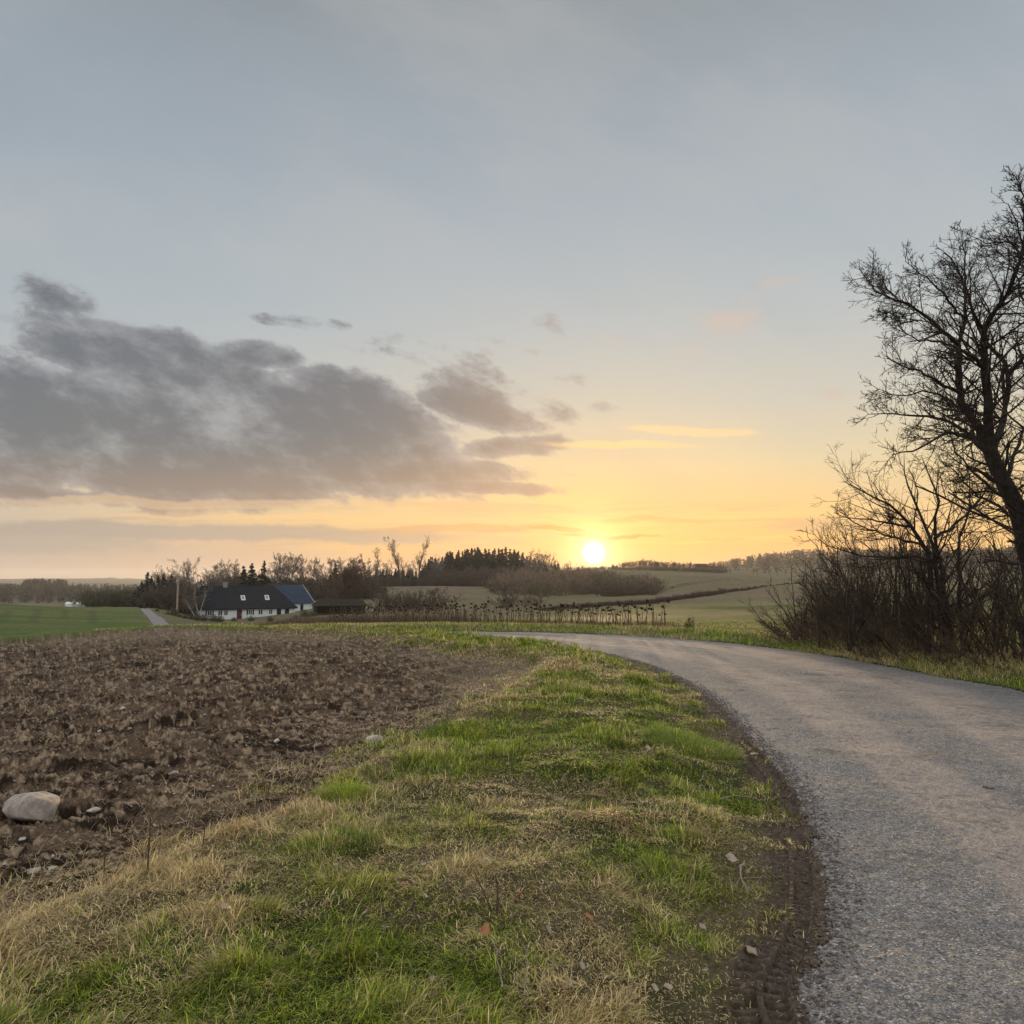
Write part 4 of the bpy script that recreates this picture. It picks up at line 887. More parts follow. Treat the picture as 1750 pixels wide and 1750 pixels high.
# gable window
gw = boxes('window', [((-.06, Wd/2-.5, 2.6), (-.003, Wd/2+.5, 3.6))], M['trim'], house); boxes('pane', [((-.08, Wd/2-.4, 2.7), (-.061, Wd/2+.4, 3.5))], M['glass'], gw)
# blue roofed wing behind to the right
pC = P(478, 1047, 158.); pD = P(533, 1044, 165.)
rz2 = math.atan2(pD[1]-pC[1], pD[0]-pC[0]); L2 = math.hypot(pD[0]-pC[0], pD[1]-pC[1])
wing = empty('outbuilding', (pC[0], pC[1], zrow(505, 1045, 160)), 'white outbuilding with slate blue roof adjoining the right end of the farmhouse', 'outbuilding', None, rz2)
W2, E2, H2 = 7.0, 1.5, 5.1
pymesh('wall', [(0, 0, -1), (L2, 0, -1), (L2, W2, -1), (0, W2, -1), (0, 0, E2), (L2, 0, E2), (L2, W2, E2), (0, W2, E2), (0, W2/2, H2-.25), (L2, W2/2, H2-.25)], [(0, 1, 5, 4), (1, 2, 6, 9, 5), (2, 3, 7, 6), (0, 4, 8, 7, 3)], M['white'], wing)
t_ = .15
roofmesh([[(-.3, -.4, E2-.2), (L2+.3, -.4, E2-.2), (L2+.3, W2/2, H2), (-.3, W2/2, H2)], [(L2+.3, W2+.4, E2-.2), (-.3, W2+.4, E2-.2), (-.3, W2/2, H2), (L2+.3, W2/2, H2)]], M['blueroof'], 'roof', wing)
boxes('window', [((3.2, -.05, .3), (3.9, -.003, 1.1))], M['black'], wing); boxes('door', [((5.3, -.05, -.5), (6.1, -.003, 1.2))], M['black'], wing)
vg = pymesh('barge_board', [(L2+.305, -.4, E2-.2), (L2+.36, -.4, E2-.2), (L2+.36, W2/2, H2), (L2+.305, W2/2, H2), (L2+.305, -.4, E2+.02), (L2+.36, -.4, E2+.02), (L2+.36, W2/2, H2+.22), (L2+.305, W2/2, H2+.22)], [(0, 3, 2, 1), (4, 5, 6, 7), (0, 1, 5, 4), (1, 2, 6, 5), (2, 3, 7, 6), (3, 0, 4, 7)], M['trim'], wing)
# low black shed
pE = P(540, 1046, 118.); pF = P(626, 1044, 121.); zs_ = zrow(580, 1047, 119)
rz3 = math.atan2(pF[1]-pE[1], pF[0]-pE[0]); L3 = math.hypot(pF[0]-pE[0], pF[1]-pE[1])
shed = empty('field_shed', (pE[0], pE[1], zs_), 'low black open-fronted field shed with mossy roof right of the house', 'shed', None, rz3)
boxes('wall', [((.1, 3.2, -.4), (L3-.1, 3.32, 1.2)), ((.1, .3, -.4), (.2, 3.2, 1.05)), ((L3-.2, .3, -.4), (L3-.1, 3.2, 1.05)), ((L3*.5, .25, -.4), (L3-.2, .33, 1.0))], M['black'], shed)
for x_ in np.linspace(.25, L3*.5, 4): boxes('post', [((x_-.07, .1, -.4), (x_+.07, .24, .98))], M['black'], shed)
t_ = .1
roofmesh([[(-.2, -.3, .85), (L3+.2, -.3, .85), (L3-.5, 1.8, 1.85), (.8, 1.8, 1.85)], [(L3+.2, 3.8, .85), (-.2, 3.8, .85), (.8, 1.8, 1.85), (L3-.5, 1.8, 1.85)], [(L3+.2, -.3, .85), (L3+.2, 3.8, .85), (L3-.5, 1.8, 1.85)], [(-.2, 3.8, .85), (-.2, -.3, .85), (.8, 1.8, 1.85)]], M['moss'], 'roof', shed)
# utility pole
pl = empty('utility_pole', (0, 0, 0), 'plain wooden pole standing in front of the trees left of the farmhouse', 'pole')
p0 = np.array([[(0, 0, 0), (0.02, 0, 2), (.03, 0, 4), (.02, 0, 6.2)]], float); tubeobj('post', [(p0, np.array([[.15, .14, .13, .12]]), 10)], M['pole'], pl)
boxes('cap', [((-.15, -.15, 6.2), (.19, .15, 6.26))], M['pole'], pl); x_, y_ = WD(302, 128); pl.location = (x_, y_, hz_(x_, y_)-.05); pl.scale = (1, 1, .9)
# distant farm
farm = empty('distant_farm', (0, 0, 0), 'tiny white farm buildings in the valley beyond the green field', 'farm'); x_, y_ = WD(133, 470); farm.location = (x_, y_, zrow(133, 1036, 470)); farm.scale = (.5, .5, .45)
boxes('wall', [((-14, 0, -3), (-7, 7, 2.4)), ((-4, 1, -3), (13, 9, 2.4))], M['white'], farm)
t_ = .3
roofmesh([[(-14.5, -.5, 2.2), (-6.5, -.5, 2.2), (-6.5, 3.5, 4.8), (-14.5, 3.5, 4.8)], [(-6.5, 7.5, 2.2), (-14.5, 7.5, 2.2), (-14.5, 3.5, 4.8), (-6.5, 3.5, 4.8)], [(-4.5, .5, 2.2), (13.5, .5, 2.2), (13.5, 5, 5.0), (-4.5, 5, 5.0)], [(13.5, 9.5, 2.2), (-4.5, 9.5, 2.2), (-4.5, 5, 5.0), (13.5, 5, 5.0)]], M['trim'], 'roof', farm)
# ================================================================== middle distance trees
H_ = 10.0
bt = [bare_tree('bare_tree', 'barkgrey', 100+k, H_, .20, .50, .30, 12, 7, 6, 3, .10, 'x', rmin=.028) for k in range(5)]
tall = [bare_tree('bare_tree', 'barkgrey', 120+k, H_, .15, .33, .12, 22, 7, 5, 2, .16, 'x', ang=(18, 36), rmin=.020) for k in range(3)]
co = [conifer('conifer', 140+k, H_, 5.2, 'x', n_=3600) for k in range(5)]
sc = [bush('scrub_bush', 'scrub', 160+k, 4.0, 5.0, 'x', 'bush', None, 26, 6, 4, 2, .06, .036) for k in range(4)]
sd = [bush('scrub_bush', 'scrubdark', 170+k, 4.0, 5.0, 'x', 'bush', None, 28, 6, 4, 3, .06, .034) for k in range(4)]
ol = [bush('evergreen_bush', 'olive', 180+k, 4.0, 5.0, 'x', 'bush', None, 36, 7, 5, 3, .05, .03) for k in range(2)]
cu = random.uniform
# three tall trees standing out over the wood
scatter([tall[0], tall[1], tall[2]], [(646, 292, 936), (684, 290, 917), (713, 291, 923)], 'tall slim trees over the wood', lambda k: ['leftmost and shortest of the three tall slim bare trees left of the conifers', 'tallest slim bare tree, middle of the three left of the conifers', 'rightmost of the three tall slim bare trees, narrow crown'][k], H_)
# named singles
def single(src, px, D, top, H, label, sxy=1.0, nm=None):
    x_, y_ = WD(px, D); z_ = hz_(x_, y_)-.15; s = max(.4, zrow(px, top, D)-z_)/H; o = copy_thing(src, (x_, y_, z_), cu(0, 6), (s*sxy, s*sxy, s), label)
    if 'group' in o: del o['group']
    if nm: o.name = nm
    return o
wt_ = bare_tree('bare_tree', 'barkgrey', 131, 10, .28, .52, .22, 14, 7, 6, 4, .12, 'wide round-crowned bare tree behind the pole left of the farmhouse', rmin=.024, ang=(30, 55)); x_, y_ = WD(316, 172); z_ = hz_(x_, y_); s = (zrow(316, 964, 172)-z_)/10; wt_.location = (x_, y_, z_); wt_.scale = (s*1.0, s, s)
br = bare_tree('birch_tree', 'birch', 133, 7, .16, .45, .3, 8, 6, 5, 3, .04, 'pale-barked forked birch in front of the farmhouse gable', rmin=.016, stems=3, ang=(20, 45), crownm='barkgrey'); x_, y_ = WD(338, 132); br.location = (x_, y_, hz_(x_, y_)-.1); s = (zrow(338, 1000, 132)-hz_(x_, y_))/7; br.scale = (s*.8, s*.8, s)
ft = bare_tree('bare_tree', 'barkbrown', 134, 6, .22, .62, .12, 16, 8, 6, 4, .12, 'broad fan-shaped bare tree standing right behind the black shed', rmin=.022, stems=5, ang=(30, 60), cat='tree'); x_, y_ = WD(592, 134); ft.location = (x_, y_, hz_(x_, y_)-.1); s = (zrow(594, 966, 134)-hz_(x_, y_))/6; ft.scale = (s*1.05, s*1.05, s)
single(co[0], 250, 168, 978, H_, 'dark conifer at the left end of the trees beside the field track', 1.35)
single(co[1], 229, 160, 1008, H_, 'small dark conifer at the end of the field track', 1.5)
single(co[1], 449, 190, 958, H_, 'pointed dark conifer behind the farmhouse roof', 1.0)
single(co[2], 428, 192, 962, H_, 'broad dark conifer behind the farmhouse, left of the pointed one', 1.3)
single(co[3], 414, 195, 966, H_, 'dark conifer behind the farmhouse chimney, leftmost of three', 1.2)
single(co[4], 571, 215, 962, H_, 'dark conifer standing between bare trees right of the outbuilding', 1.2)
hb = [single(sd[0], 664, 128, 1006, 4.0, 'left large bush of the rounded clump in the middle of the field', 1.15), single(sd[1], 690, 131, 1008, 4.0, 'narrow middle bush of the rounded clump in the field', .95), single(sd[2], 716, 129, 1009, 4.0, 'third bush of the rounded clump in the field', .9), single(sd[3], 748, 128, 1006, 4.0, 'right large bush of the rounded clump in the field', 1.25)]
single(sd[2], 866, 140, 1011, 4.0, 'round dark bush at the left of the small thicket below the hill', 1.25); single(sc[1], 896, 143, 1012, 4.0, 'middle bush of the small thicket below the hill', 1.0); single(sc[2], 920, 146, 1013, 4.0, 'right bush of the small thicket below the hill', 1.1)
single(sd[0], 777, 270, 998, 4.0, 'tiny lone bush on the crest of the tan hill', 1.0)
single(sd[1], 1232, 196, 1003, 4.0, 'small dark bush rising above the long diagonal hedge', .5)
single(sd[3], 1150, 262, 1002, 4.0, 'small round bush at the foot of the bare hill field', 1.2); single(sd[1], 1137, 258, 1006, 4.0, 'low bush left of the small round one under the bare hill field', 1.1)
# dark trees left of the house
scatter([bt[0]], [(278, 166, 974), (290, 168, 978), (300, 160, 990), (326, 172, 982), (268, 164, 982), (310, 166, 988)], 'trees beside the house', 'dark twiggy tree in the dense group left of the farmhouse', H_)
scatter(co[2:4], [(240, 158, 992), (256, 162, 983), (268, 160, 984), (277, 164, 979), (291, 163, 981), (284, 158, 990), (234, 156, 1001), (303, 162, 990), (262, 157, 996), (272, 157, 999), (295, 158, 996), (247, 157, 998)], 'conifers beside the house', 'dark spruce among the bare trees left of the farmhouse', H_)
scatter([sd[0]], [(262, 150, 1000), (275, 150, 996), (288, 148, 1000), (300, 152, 1004), (316, 152, 1010), (245, 155, 1012), (310, 156, 998), (283, 158, 992), (268, 158, 996), (296, 160, 994)], 'bushes beside the house', 'dark bush among the trees left of the farmhouse', 4.0)
scatter([ol[0]], [(cu(158, 222), cu(185, 200), cu(1008, 1014)) for k in range(16)], 'dark bushes beyond the green field', 'dark evergreen bush in the block beyond the green field', 4.0)
# hedge and shrubs in front of the house
scatter([ol[1]], [(287, 118, 1047), (296, 116, 1040), (306, 118, 1049), (268, 122, 1047), (316, 118, 1050), (326, 120, 1051), (338, 120, 1048), (350, 122, 1050), (365, 124, 1050), (375, 124, 1052), (430, 128, 1052), (462, 124, 1053), (505, 120, 1051), (522, 116, 1042), (534, 118, 1044), (400, 130, 1055)], 'shrubs before the house', 'dark clipped shrub in the hedge in front of the farmhouse', 4.0)
# bare trees behind the house
L_ = []
for px in np.linspace(362, 410, 8): L_.append((px+cu(-3, 3), cu(205, 235), cu(966, 976)))
L_ += [(470, 205, 950), (483, 208, 956), (496, 215, 952), (508, 212, 958), (519, 218, 957), (530, 214, 962), (541, 216, 958), (553, 212, 964), (562, 220, 958), (585, 216, 962), (600, 222, 958), (612, 225, 960), (476, 215, 955), (462, 222, 964), (622, 240, 962), (635, 250, 962), (547, 226, 966), (605, 232, 962)]
scatter(bt[1:3], L_, 'bare trees behind the farmhouse', 'bare tree in the row behind the farmhouse roofs', H_)
L_ = [(px+cu(-4, 4), cu(200, 225), cu(980, 988)) for px in np.linspace(360, 640, 44)]
scatter(sd[1:2], L_, 'undergrowth behind the house', lambda k, px: 'brown bush in the undergrowth behind '+('the left half of the farmhouse' if px < 430 else 'the right half of the farmhouse' if px < 500 else 'the blue-roofed outbuilding' if px < 560 else 'the black shed'), 4.0)
# conifer wood
L_ = []
prof = [(620, 978), (645, 975), (670, 972), (720, 972), (735, 950), (752, 958), (770, 942), (790, 944), (805, 938), (830, 938), (845, 940), (860, 936), (880, 938), (890, 944), (905, 956), (925, 956), (945, 958), (960, 966), (985, 972)]
for k in range(120):
    px = cu(632, 965); top = np.interp(px, [p[0] for p in prof], [p[1] for p in prof])+cu(-4, 14); L_.append((px, cu(300, 345), top))
L_ += [(px+cu(-3, 3), cu(298, 304), np.interp(px, [p[0] for p in prof], [p[1] for p in prof])+cu(-3, 3)) for px in np.linspace(640, 955, 46)]
scatter(co, L_, 'conifers of the wood on the hill', lambda k, px: 'dark conifer of the hilltop wood, '+('at its low left end' if px < 738 else 'on its rising left shoulder' if px < 800 else 'in its high middle part' if px < 862 else 'at its peaked right part' if px < 905 else 'in its low right end nearest the sun'), H_)
# bare trees within wood, near its right end
scatter(bt[3:4]+tall[:0], [(905, 296, 944), (915, 298, 940), (925, 297, 941), (935, 299, 943), (744, 292, 950), (746, 300, 955), (660, 292, 958), (700, 296, 960), (972, 300, 960)], 'bare trees at the wood edge', 'bare tree standing out of the right part of the conifer wood', H_)
# brown scrub in front of the wood
L_ = [(px+cu(-5, 5), cu(286, 296), cu(982, 990)) for px in np.linspace(625, 760, 24)]+[(px+cu(-5, 5), cu(278, 292), cu(968, 980)) for px in np.linspace(745, 870, 20)]
scatter(sd[2:3], L_, 'scrub at the wood edge', 'round brown scrub bush at the foot of the conifer wood', 4.0)
L_ = []
for k in range(150):
    px = cu(850, 1118); D = cu(205, 300); D = D if px < 1050 else cu(205, 250)
    e_top = 6.5 if px < 1040 else 5.5
    x_, y_ = WD(px, D); z_ = float(H0(x_, y_)); top = 990-F*((z_+cu(3.0, e_top))-EYE)/D; L_.append((px, D, top))
scatter(sc[:1]+sd[:1]+sc[3:]+sc[:1]+ol[:1]+sc[3:], L_, 'brown scrub on the slope', lambda k, px: 'brown scrub bush '+('at the left of the slope, by the olive bushes' if px < 920 else 'in the middle of the slope left of the sun' if px < 985 else 'on the slope straight below the sun' if px < 1045 else 'at the right end of the slope, by the bare hill field'), 4.0)
scatter(sd[3:], [(px+cu(-3, 3), cu(196, 204), cu(991, 997)) for px in np.linspace(1035, 1122, 14)], 'trees at the scrub edge', 'larger dark bush at the right edge of the sunlit scrub', 4.0)
scatter(ol[:1], [(px, np.interp(px, [835, 930], [262, 205]), np.interp(px, [835, 930], [990, 1003])) for px in np.linspace(835, 930, 14)], 'green bushes on the hill edge', 'olive-green bush along the right edge of the tan hill', 4.0)
# long diagonal hedge
hd = [bush('hedge_bush', 'hedge', 190+k, 2.6, 2.6, 'x', 'bush', None, 34, 6, 5, 2, .03, .02) for k in range(3)]
L_ = []
for px in np.arange(915, 1372, 4.4):
    D = np.interp(px, [915, 1000, 1100, 1200, 1300, 1372], [112, 120, 132, 152, 185, 235]); top = np.interp(px, [915, 1000, 1100, 1180, 1240, 1300, 1372], [1039, 1030, 1024, 1013, 1006, 1001, 993]); L_.append((px, D+cu(-1, 1), top+cu(-1.5, 1.5)))
for px in np.arange(930, 1130, 7): L_.append((px, np.interp(px, [915, 1100, 1290], [107, 124, 150])+cu(0, 2), np.interp(px, [915, 1100, 1290], [1043, 1033, 1014])+cu(0, 2)))
scatter(hd, L_, 'bushes of the diagonal hedge', lambda k, px: 'leafless bush of the long diagonal hedge, '+('in its lowest part behind the sunflowers' if px < 1020 else 'below the sunlit scrub' if px < 1130 else 'in its middle, left of the small dark bush' if px < 1228 else 'in its upper right part' if px < 1300 else 'at its far right end by the thicket'), 2.6)
# ridge trees by the sun and the wooded hill at the right
L_ = []
for k in range(190):
    px = cu(985, 1240); D = cu(430, 470); top = np.interp(px, [985, 1010, 1050, 1100, 1140, 1200, 1240], [968, 970, 965, 958, 961, 964, 967])+cu(-1, 4); L_.append((px, D, top))
rt = [bare_tree('ridge_tree', 'barkbrown', 220+k, H_, .22, .55, .2, 12, 7, 6, 3, .08, 'x', rmin=.05) for k in range(3)]
scatter(rt, L_, 'trees along the ridge', lambda k, px: 'small bare tree on the ridge, '+('directly beneath the sun' if px < 1040 else 'just right of the sun' if px < 1110 else 'above the bare hill field' if px < 1180 else 'at the right end by the wooded hill'), H_)
L_ = [(px+cu(-3, 3), cu(425, 432), np.interp(px, [985, 1100, 1235], [971, 965, 969])+cu(-1.5, 2.5)) for px in np.linspace(985, 1240, 80)]
scatter(sc[1:2], L_, 'ridge undergrowth', 'brown bush in the undergrowth along the ridge right of the sun', 4.0)
def wood(name, label, spots, mat, seed, cone=.4, tall=9):
    rg = np.random.default_rng(seed); Vs = []
    for (x_, y_, h_) in spots:
        z_ = hz_(x_, y_); n_ = 90; isc = rg.random() < cone; t = rg.random(n_)
        rr_ = (h_*.24*(1.05-t) if isc else h_*.34*np.sqrt(np.clip(1-(2*t-1.0)**2, 0.05, 1)))*rg.uniform(.5, 1, n_); ph = rg.uniform(0, 6.28, n_)
        c = np.stack([x_+rr_*np.cos(ph), y_+rr_*np.sin(ph), z_+t*h_], 1); s = h_*.06
        Vs.append((c[:, None]+rg.normal(0, s, (n_, 3, 3))).reshape(-1, 3))
    Vv = np.vstack(Vs); o = mesh_np(name, Vv, np.arange(len(Vv)), np.full(len(Vv)//3, 3), mat); tag(o, label, None, None, 'stuff')
M['woodfar'] = simple('far_wood', (.030, .034, .030), (.055, .052, .042), .05, .95, oc=False)
M['woodbrown'] = simple('far_wood_brown', (.075, .058, .045), (.11, .085, .06), .05, .95, oc=False)
sp_ = []
for k in range(950):
    px = cu(-260, 262); D = cu(520, 900); x_, y_ = WD(px, D); h_ = cu(4.5, 7.5)+(4 if 40 < px < 112 and D > 700 else 0); sp_.append((x_, y_, h_))
wood('distant_wood', 'dark mixed wood filling the valley beyond the green field', sp_, M['woodfar'], 5)
sp_ = []
for k in range(760):
    px = cu(1195, 1960); D = cu(560, 880); x_, y_ = WD(px, D); sp_.append((x_, y_, cu(7, 11)*np.interp(px, [1195, 1290, 1400], [.35, .8, 1.0])))
wood('hillside_wood', 'brown wood covering the low hill at the right skyline', sp_, M['woodbrown'], 6, .25)
scatter(rt[:1], [(px, 420, 968+cu(0, 6)) for px in (1243, 1250, 1297, 1310, 1318, 1331, 1345, 1362, 1380, 1290)], 'trees before the wooded hill', 'small bare tree in front of the wooded hill at the right', H_)
# ================================================================== stones, leaves, sticks, stalks
def stone(name, seed, sx_, sy_, sz_, mat, label, px, py, group=None, sink=.25, rz=0):
    import bmesh
    rg = np.random.default_rng(seed); bm = bmesh.new(); bmesh.ops.create_icosphere(bm, subdivisions=4, radius=1)
    cuts = [(v_/np.linalg.norm(v_), rg.uniform(.50, .88)) for v_ in rg.normal(0, 1, (16, 3))]
    c = np.array([v_.co[:] for v_ in bm.verts])
    for nn_, dd_ in cuts: c = c-nn_*(np.maximum(c@nn_-dd_, 0)*.9)[:, None]
    f = 1+.10*(fbm(c[:, 0]*2+seed, c[:, 1]*2+c[:, 2]*1.7, 3, seed)-.5)+.04*(fbm(c[:, 0]*7+seed, c[:, 1]*7+c[:, 2]*6, 3, seed)-.5)
    c = c*f[:, None]*np.array([sx_, sy_, sz_])
    for v_, q in zip(bm.verts, c): v_.co = q
    me = bpy.data.meshes.new(name); bm.to_mesh(me); bm.free(); me.materials.append(M[mat]); me.polygons.foreach_set('use_smooth', [True]*len(me.polygons))
    o = bpy.data.objects.new(name, me); COL.objects.link(o); x_, y_ = G(px, py); o.location = (x_, y_, hz_(x_, y_)+sz_*(1-2*sink)); o.rotation_euler = (0, 0, rz); tag(o, label, 'stone', group); return o
stone('boulder', 3, .26, .20, .14, 'stone', 'large angular grey boulder lying in the ploughed soil at the left edge', 52, 1386, None, .20, .25)
stone('stone', 4, .105, .085, .085, 'stonepale', 'pale yellowish stone at the edge of the soil near the grass', 640, 1272, None, .2, .3)
SM = [(296, 1322, .055, 'smooth egg-shaped pale stone in the soil right of the boulder'), (474, 1262, .05, 'flat pale stone in the soil left of the yellowish stone'), (210, 1213, .055, 'brownish stone in the upper left of the ploughed soil'),
      (570, 1220, .05, 'greyish stone in the soil above the yellowish stone'), (160, 1378, .055, 'flat greyish stone just right of the boulder'), (171, 1245, .035, 'small pale stone below the brownish one'), (222, 1243, .035, 'small tan pebble-like stone in the upper left soil'),
      (467, 1232, .035, 'small whitish stone in the middle of the soil'), (350, 1224, .03, 'tiny whitish stone in the soil, upper middle'), (60, 1468, .05, 'flat grey stone by the bottom left of the soil'), (90, 1466, .035, 'small grey stone beside the flat grey stone at lower left'), (785, 1247, .035, 'small white stone where soil meets the green verge'),
      (115, 1332, .035, 'small pale stone above the boulder'), (549, 1126, .05, 'lone pale stone in the far pale stubble'), (155, 1326, .028, 'tiny pale stone above and right of the boulder'), (478, 1305, .03, 'small grey stone in the soil below the flat pale stone'), (628, 1283, .02, 'tiny white stone in front of the yellowish stone'), (38, 1413, .03, 'small pale stone in the soil below the boulder')]
for k, (a, b, s, lb) in enumerate(SM): stone('stone', 20+k, s, s*.8, s*.5, 'stonepale' if k % 3 else 'stone', lb, a, b, None, .22, k)
stone('stone', 50, .07, .03, .016, 'stonepale', 'flat pale stone at the edge of the road where the verge ends', 1290, 1284, None, .1, .2)
# pebbles on soil: uncountable
x, y = ringpts([(3, 8, 26), (8, 20, 14)], .66); k_ = region(x, y) == PLOUGH; x, y = x[k_], y[k_]; n_ = len(x); z = HH(x, y)
ico = np.array([(1, 0, 0), (-1, 0, 0), (0, 1, 0), (0, -1, 0), (0, 0, 1), (0, 0, -1)], float); icf = np.array([(0, 2, 4), (2, 1, 4), (1, 3, 4), (3, 0, 4), (2, 0, 5), (1, 2, 5), (3, 1, 5), (0, 3, 5)])
Vv = ico[None]*rng.uniform(.6, 1.2, (n_, 6, 1))*np.array([1, .8, .6])*(rng.uniform(.006, .02, (n_, 1, 1)))+np.stack([x, y, z+.004], 1)[:, None]
tag(mesh_np('pebbles', Vv.reshape(-1, 3), (np.arange(n_)[:, None, None]*6+icf[None]).ravel(), np.full(n_*8, 3), M['stonepale'], smooth=True), 'small pale pebbles strewn through the ploughed soil', None, None, 'stuff')
# crumbs of mud trodden along the road edge
k0 = rng.integers(0, len(RL)-1, 60000); tt = rng.random(60000); ex = RL[k0, 0]*(1-tt)+RL[k0+1, 0]*tt; ey = RL[k0, 1]*(1-tt)+RL[k0+1, 1]*tt
k_ = (ey > 2) & (ey < 22); sgl = np.hypot(*(RL[k0+1]-RL[k0]).T); k_ &= rng.random(60000) < sgl/ .9; x = (ex+rng.normal(.02, .085, 60000))[k_]; y = (ey+rng.normal(0, .08, 60000))[k_]; n_ = len(x); z = HH(x, y)
Vv = ico[None]*rng.uniform(.5, 1.3, (n_, 6, 1))*np.array([1, .9, .6])*(rng.uniform(.004, .015, (n_, 1, 1)))+np.stack([x, y, z+.003], 1)[:, None]
M['mudcrumb'] = simple('mud_crumb', (.10, .078, .06), (.18, .15, .12), 30, .95, oc=False)
tag(mesh_np('mud_crumbs', Vv.reshape(-1, 3), (np.arange(n_)[:, None, None]*6+icf[None]).ravel(), np.full(n_*8, 3), M['mudcrumb']), 'crumbs of mud and grit scattered along the left edge of the road', None, None, 'stuff')
# loose chippings on the road
x, y = ringpts([(2, 6, 260), (6, 14, 70)], .68, .1); k_ = region(x, y) == ROADI; x, y = x[k_], y[k_]; n_ = len(x); z = HH(x, y)
Vv = ico[None]*rng.uniform(.6, 1.2, (n_, 6, 1))*np.array([1, .8, .6])*(rng.uniform(.003, .008, (n_, 1, 1)))+np.stack([x, y, z+.002], 1)[:, None]
tag(mesh_np('chippings', Vv.reshape(-1, 3), (np.arange(n_)[:, None, None]*6+icf[None]).ravel(), np.full(n_*8, 3), M['stone']), 'loose grey stone chippings lying on the road', None, None, 'stuff')
def leaf(px, py, s, mat, label, rz, tilt):
    t = np.linspace(0, 1, 9); w_ = s*.38*np.sin(math.pi*t**.8)*(1+.28*np.sin(t*22)); vs_ = []
    for i in range(9): vs_ += [(-w_[i], (t[i]-.5)*s, .010*math.sin(t[i]*5)+.012), (0, (t[i]-.5)*s, -.004+.008*math.sin(t[i]*4)), (w_[i], (t[i]-.5)*s, .016*math.cos(t[i]*4))]
    fs = []
    for i in range(8): fs += [(3*i, 3*i+1, 3*i+4, 3*i+3), (3*i+1, 3*i+2, 3*i+5, 3*i+4)]
    o = pymesh('fallen_leaf', vs_, fs, M[mat], None, True); x_, y_ = G(px, py); o.location = (x_, y_, hz_(x_, y_)+.045); o.rotation_euler = (tilt, tilt*.6, rz); tag(o, label, 'leaf')
LV = [(385, 1624, .075, 'leaf', 'pale curled dead leaf lying in the grass at the lower left'), (690, 1578, .08, 'leaf', 'largest pale crumpled leaf in the lower middle grass'), (884, 1578, .05, 'rustleaf', 'rust-brown leaf next to the dead broken stems'), (830, 1664, .06, 'rustleaf', 'rust-brown leaf near the bottom middle of the verge'),
      (1008, 1607, .04, 'rustleaf', 'small brown leaf right of the dead stems'), (1258, 1376, .06, 'leaf', 'pale leaf just below the dry twig beside the tyre print'), (1240, 1548, .06, 'leaf', 'pale leaf in the grass left of the tyre print, middle height'), (1282, 1492, .055, 'leaf', 'pale leaf right of the forked dry twig'), (1250, 1476, .07, 'leaf', 'pale lobed leaf left of the forked dry twig'),
      (1286, 1624, .06, 'leaf', 'pale leaf below the tyre print at the lower right verge'), (1345, 1645, .06, 'leaf', 'narrow pale leaf by the mud edge at the lower right'), (1282, 1695, .07, 'leaf', 'pale leaf at the bottom of the verge near the road'), (855, 1402, .05, 'leaf', 'pale leaf in the tan grass of the upper middle verge'), (1108, 1303, .06, 'leaf', 'pale leaf in the worn gap of the verge'), (1202, 1590, .05, 'leaf', 'pale leaf in the straw left of the lower mud edge'), (1222, 1350, .04, 'leaf', 'small pale leaf above the dry twig')]
for k, (a, b, s, mt, lb) in enumerate(LV): leaf(a, b, s, mt, lb, k*1.3, .15+.1*(k % 4))
lf0 = bpy.data.objects['fallen_leaf'].data
for k in range(34):
    a, b = random.uniform(500, 1330), random.uniform(1330, 1740); x_, y_ = G(a, b)
    if region(np.array([x_]), np.array([y_]))[0] != VERGE: continue
    o = bpy.data.objects.new('fallen_leaf', lf0); COL.objects.link(o); o.location = (x_, y_, hz_(x_, y_)+.03); o.rotation_euler = (random.uniform(-.5, .5), random.uniform(-.5, .5), random.uniform(0, 6.28)); sc_ = random.uniform(.3, .55); o.scale = (sc_,)*3
    tag(o, 'small crumpled pale leaf caught in the verge grass', 'leaf', 'small leaves scattered in the verge')
def sticks(name, pts, label, mat='stick', r=.006, cat='twig', up=.03, tw=3, seed=1):
    rg = np.random.default_rng(seed); w_ = []
    for a, b, dz_ in pts: x_, y_ = G(a, b); w_.append((x_, y_, hz_(x_, y_)+up+dz_))
    w_ = np.array(w_); org = w_[0].copy(); p_ = resample(w_-org, 10); p_[1:-1] += rg.normal(0, .004, (8, 3))
    sets = [(p_[None], np.linspace(r, r*.4, 10)[None], 5)]
    if tw: sets.append((*kids(p_[None], np.linspace(r, r*.4, 10)[None], tw, rg, .3, (25, 55), .5, .7, 5, .1, .0, rmin=r*.35), 4))
    o = tubeobj(name, sets, M[mat]); o.location = [float(c) for c in org]; tag(o, label, cat)
sticks('dry_twig', [(1228, 1368, 0), (1260, 1360, .02), (1290, 1362, .02), (1318, 1368, .0)], 'forked dry twig reaching over the tyre print', r=.007, tw=5)
sticks('dry_twig', [(1272, 1475, 0), (1266, 1500, .01), (1278, 1530, 0)], 'forked pale twig lying beside the mud edge', r=.008, tw=3, seed=2)
sticks('dry_twig', [(1195, 1342, 0), (1206, 1332, .03), (1214, 1356, 0)], 'small bent twig in the worn gap of the verge', r=.005, tw=2, seed=3)
sticks('dry_twig', [(1680, 1349, 0), (1700, 1352, 0)], 'short dark stick lying on the road', 'stalk', .008, up=.006, tw=1, seed=4)
sticks('dry_twig', [(1100, 1322, 0), (1128, 1296, .03), (1160, 1306, 0)], 'thin pale twig by the small stone-like leaf in the verge', r=.005, tw=2, seed=5)
sticks('straw_stem', [(858, 1742, 0), (850, 1715, .03), (842, 1690, .06)], 'bleached straw stem at the bottom of the picture, left one', r=.004, tw=0, seed=6)
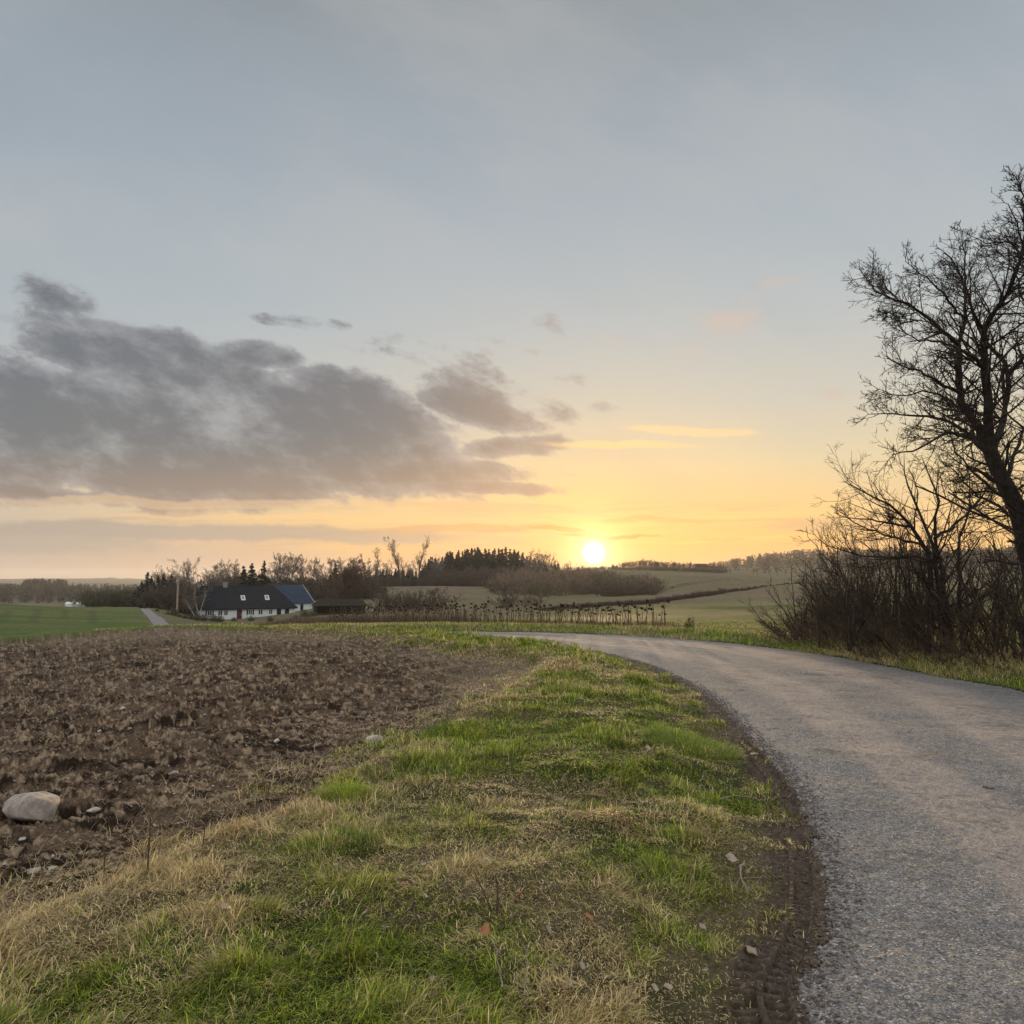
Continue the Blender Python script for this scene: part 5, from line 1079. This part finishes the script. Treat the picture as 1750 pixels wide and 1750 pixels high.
sticks('straw_stem', [(896, 1745, 0), (900, 1715, .04), (903, 1690, .08)], 'bleached straw stem at the bottom of the picture, right one', r=.004, tw=0, seed=7)
def stalk(px, py, h, label, seed, lean=(0, 0), br_=4, r=.004):
    rg = np.random.default_rng(seed); x_, y_ = G(px, py); p0, r0 = paths(np.zeros((1, 3)), np.array([[lean[0], lean[1], 1.]]), np.array([h]), np.array([r]), 8, rg, .06, .02, .4)
    sets = [(p0, r0, 5)]
    if br_: sets.append((*kids(p0, r0, br_, rg, .3, (25, 50), .35, .7, 5, .1, .05, rmin=.002), 4))
    o = tubeobj('dead_stalk', sets, M['stalk']); o.location = (x_, y_, hz_(x_, y_)-.01); tag(o, label, 'weed stalk')
stalk(248, 1545, .40, 'tallest dark weed stalk at the soil edge, lower left', 1, (.05, 0), 5, .006)
stalk(232, 1500, .25, 'leaning dark weed stalk beside the tallest one, lower left', 2, (.5, 0), 2, .004)
stalk(180, 1540, .34, 'thin brown weed stalk left of the tallest one', 3, (-.1, .05), 5, .0035)
stalk(345, 1480, .26, 'branching weed stalk rising from the tan grass near the soil', 4, (.15, 0), 5)
stalk(362, 1410, .18, 'short upright weed stalk on the soil, left of the green tuft', 5, (0, 0), 1, .0045)
stalk(485, 1400, .34, 'thin tall weed stalk left of the bright green tuft', 6, (0, 0), 2, .003)
stalk(504, 1425, .26, 'thin weed stalk between the tall thin one and the bright green tuft', 7, (.03, 0), 1, .003)
stalk(670, 1345, .22, 'thin weed stalk in the grass below the yellowish stone', 8, (0, 0), 1, .003)
stalk(898, 1248, .26, 'leafy dead weed stalk in the middle of the verge', 9, (0, 0), 6, .004)
stalk(850, 1605, .16, 'stout broken dead stem in the foreground grass, right one', 10, (.05, .0), 1, .008)
stalk(843, 1600, .20, 'stout broken dead stem in the foreground grass, left-leaning one', 11, (-.55, .1), 2, .006)
stalk(1030, 1165, .28, 'small dead stalk near the road bend on the verge', 12, (.1, 0), 3, .006)
stalk(716, 1083, .3, 'small stalk on the far bank of the verge', 13, (0, 0), 3, .012)
# bright green tuft
def tuft(px, py, n_, rad, h, cols, label):
    x0_, y0_ = G(px, py); rr_ = rad*np.sqrt(rng.random(n_)); ph = rng.uniform(0, 6.28, n_); x = x0_+rr_*np.cos(ph); y = y0_+rr_*np.sin(ph)
    c = np.array(cols[0])+(np.array(cols[1])-np.array(cols[0]))*rng.random((n_, 1)); z = HH(x, y)
    o = blades('grass_tuft', x-x0_, y-y0_, z-z.mean(), h*rng.uniform(.5, 1.2, n_), np.full(n_, .0045), ph+rng.normal(0, .5, n_), rng.uniform(.3, 1.2, n_), c, None); o.location = (x0_, y0_, float(z.mean())); del o['kind']; tag(o, label, 'grass tuft')
tuft(590, 1385, 900, .17, .11, ((.11, .20, .02), (.42, .46, .06)), 'bright green grass tuft alone at the soil edge')
tuft(600, 1480, 420, .17, .10, ((.05, .11, .018), (.22, .26, .05)), 'dark green tuft in the verge below the bright one')
tuft(740, 1262, 600, .2, .13, ((.04, .10, .015), (.12, .2, .03)), 'dark green tuft right of the yellowish stone')
tuft(1180, 1285, 2600, .5, .12, ((.07, .16, .02), (.3, .34, .06)), 'long lush green tuft beside the road where the mud begins')
# ================================================================== haze
def haze():
    v_, f_ = box((-4300, -4300, -60), (4300, 4300, 48)); m = bpy.data.materials.new('haze_air'); m.use_nodes = True; n = m.node_tree; n.nodes.clear()
    pv = n.nodes.new('ShaderNodeVolumePrincipled'); pv.inputs['Color'].default_value = (.92, .9, .88, 1); pv.inputs['Density'].default_value = .0002; pv.inputs['Anisotropy'].default_value = .4
    o = n.nodes.new('ShaderNodeOutputMaterial'); n.links.new(pv.outputs[0], o.inputs['Volume']); h = pymesh('haze', v_, f_, m); h['kind'] = 'stuff'; h['label'] = 'thin evening haze over the fields'
haze()
# the master plants were only copied from: take them out
for root in bt+tall+co+sc+sd+ol+hd+rt:
    for ch in list(root.children): bpy.data.objects.remove(ch)
    bpy.data.objects.remove(root)
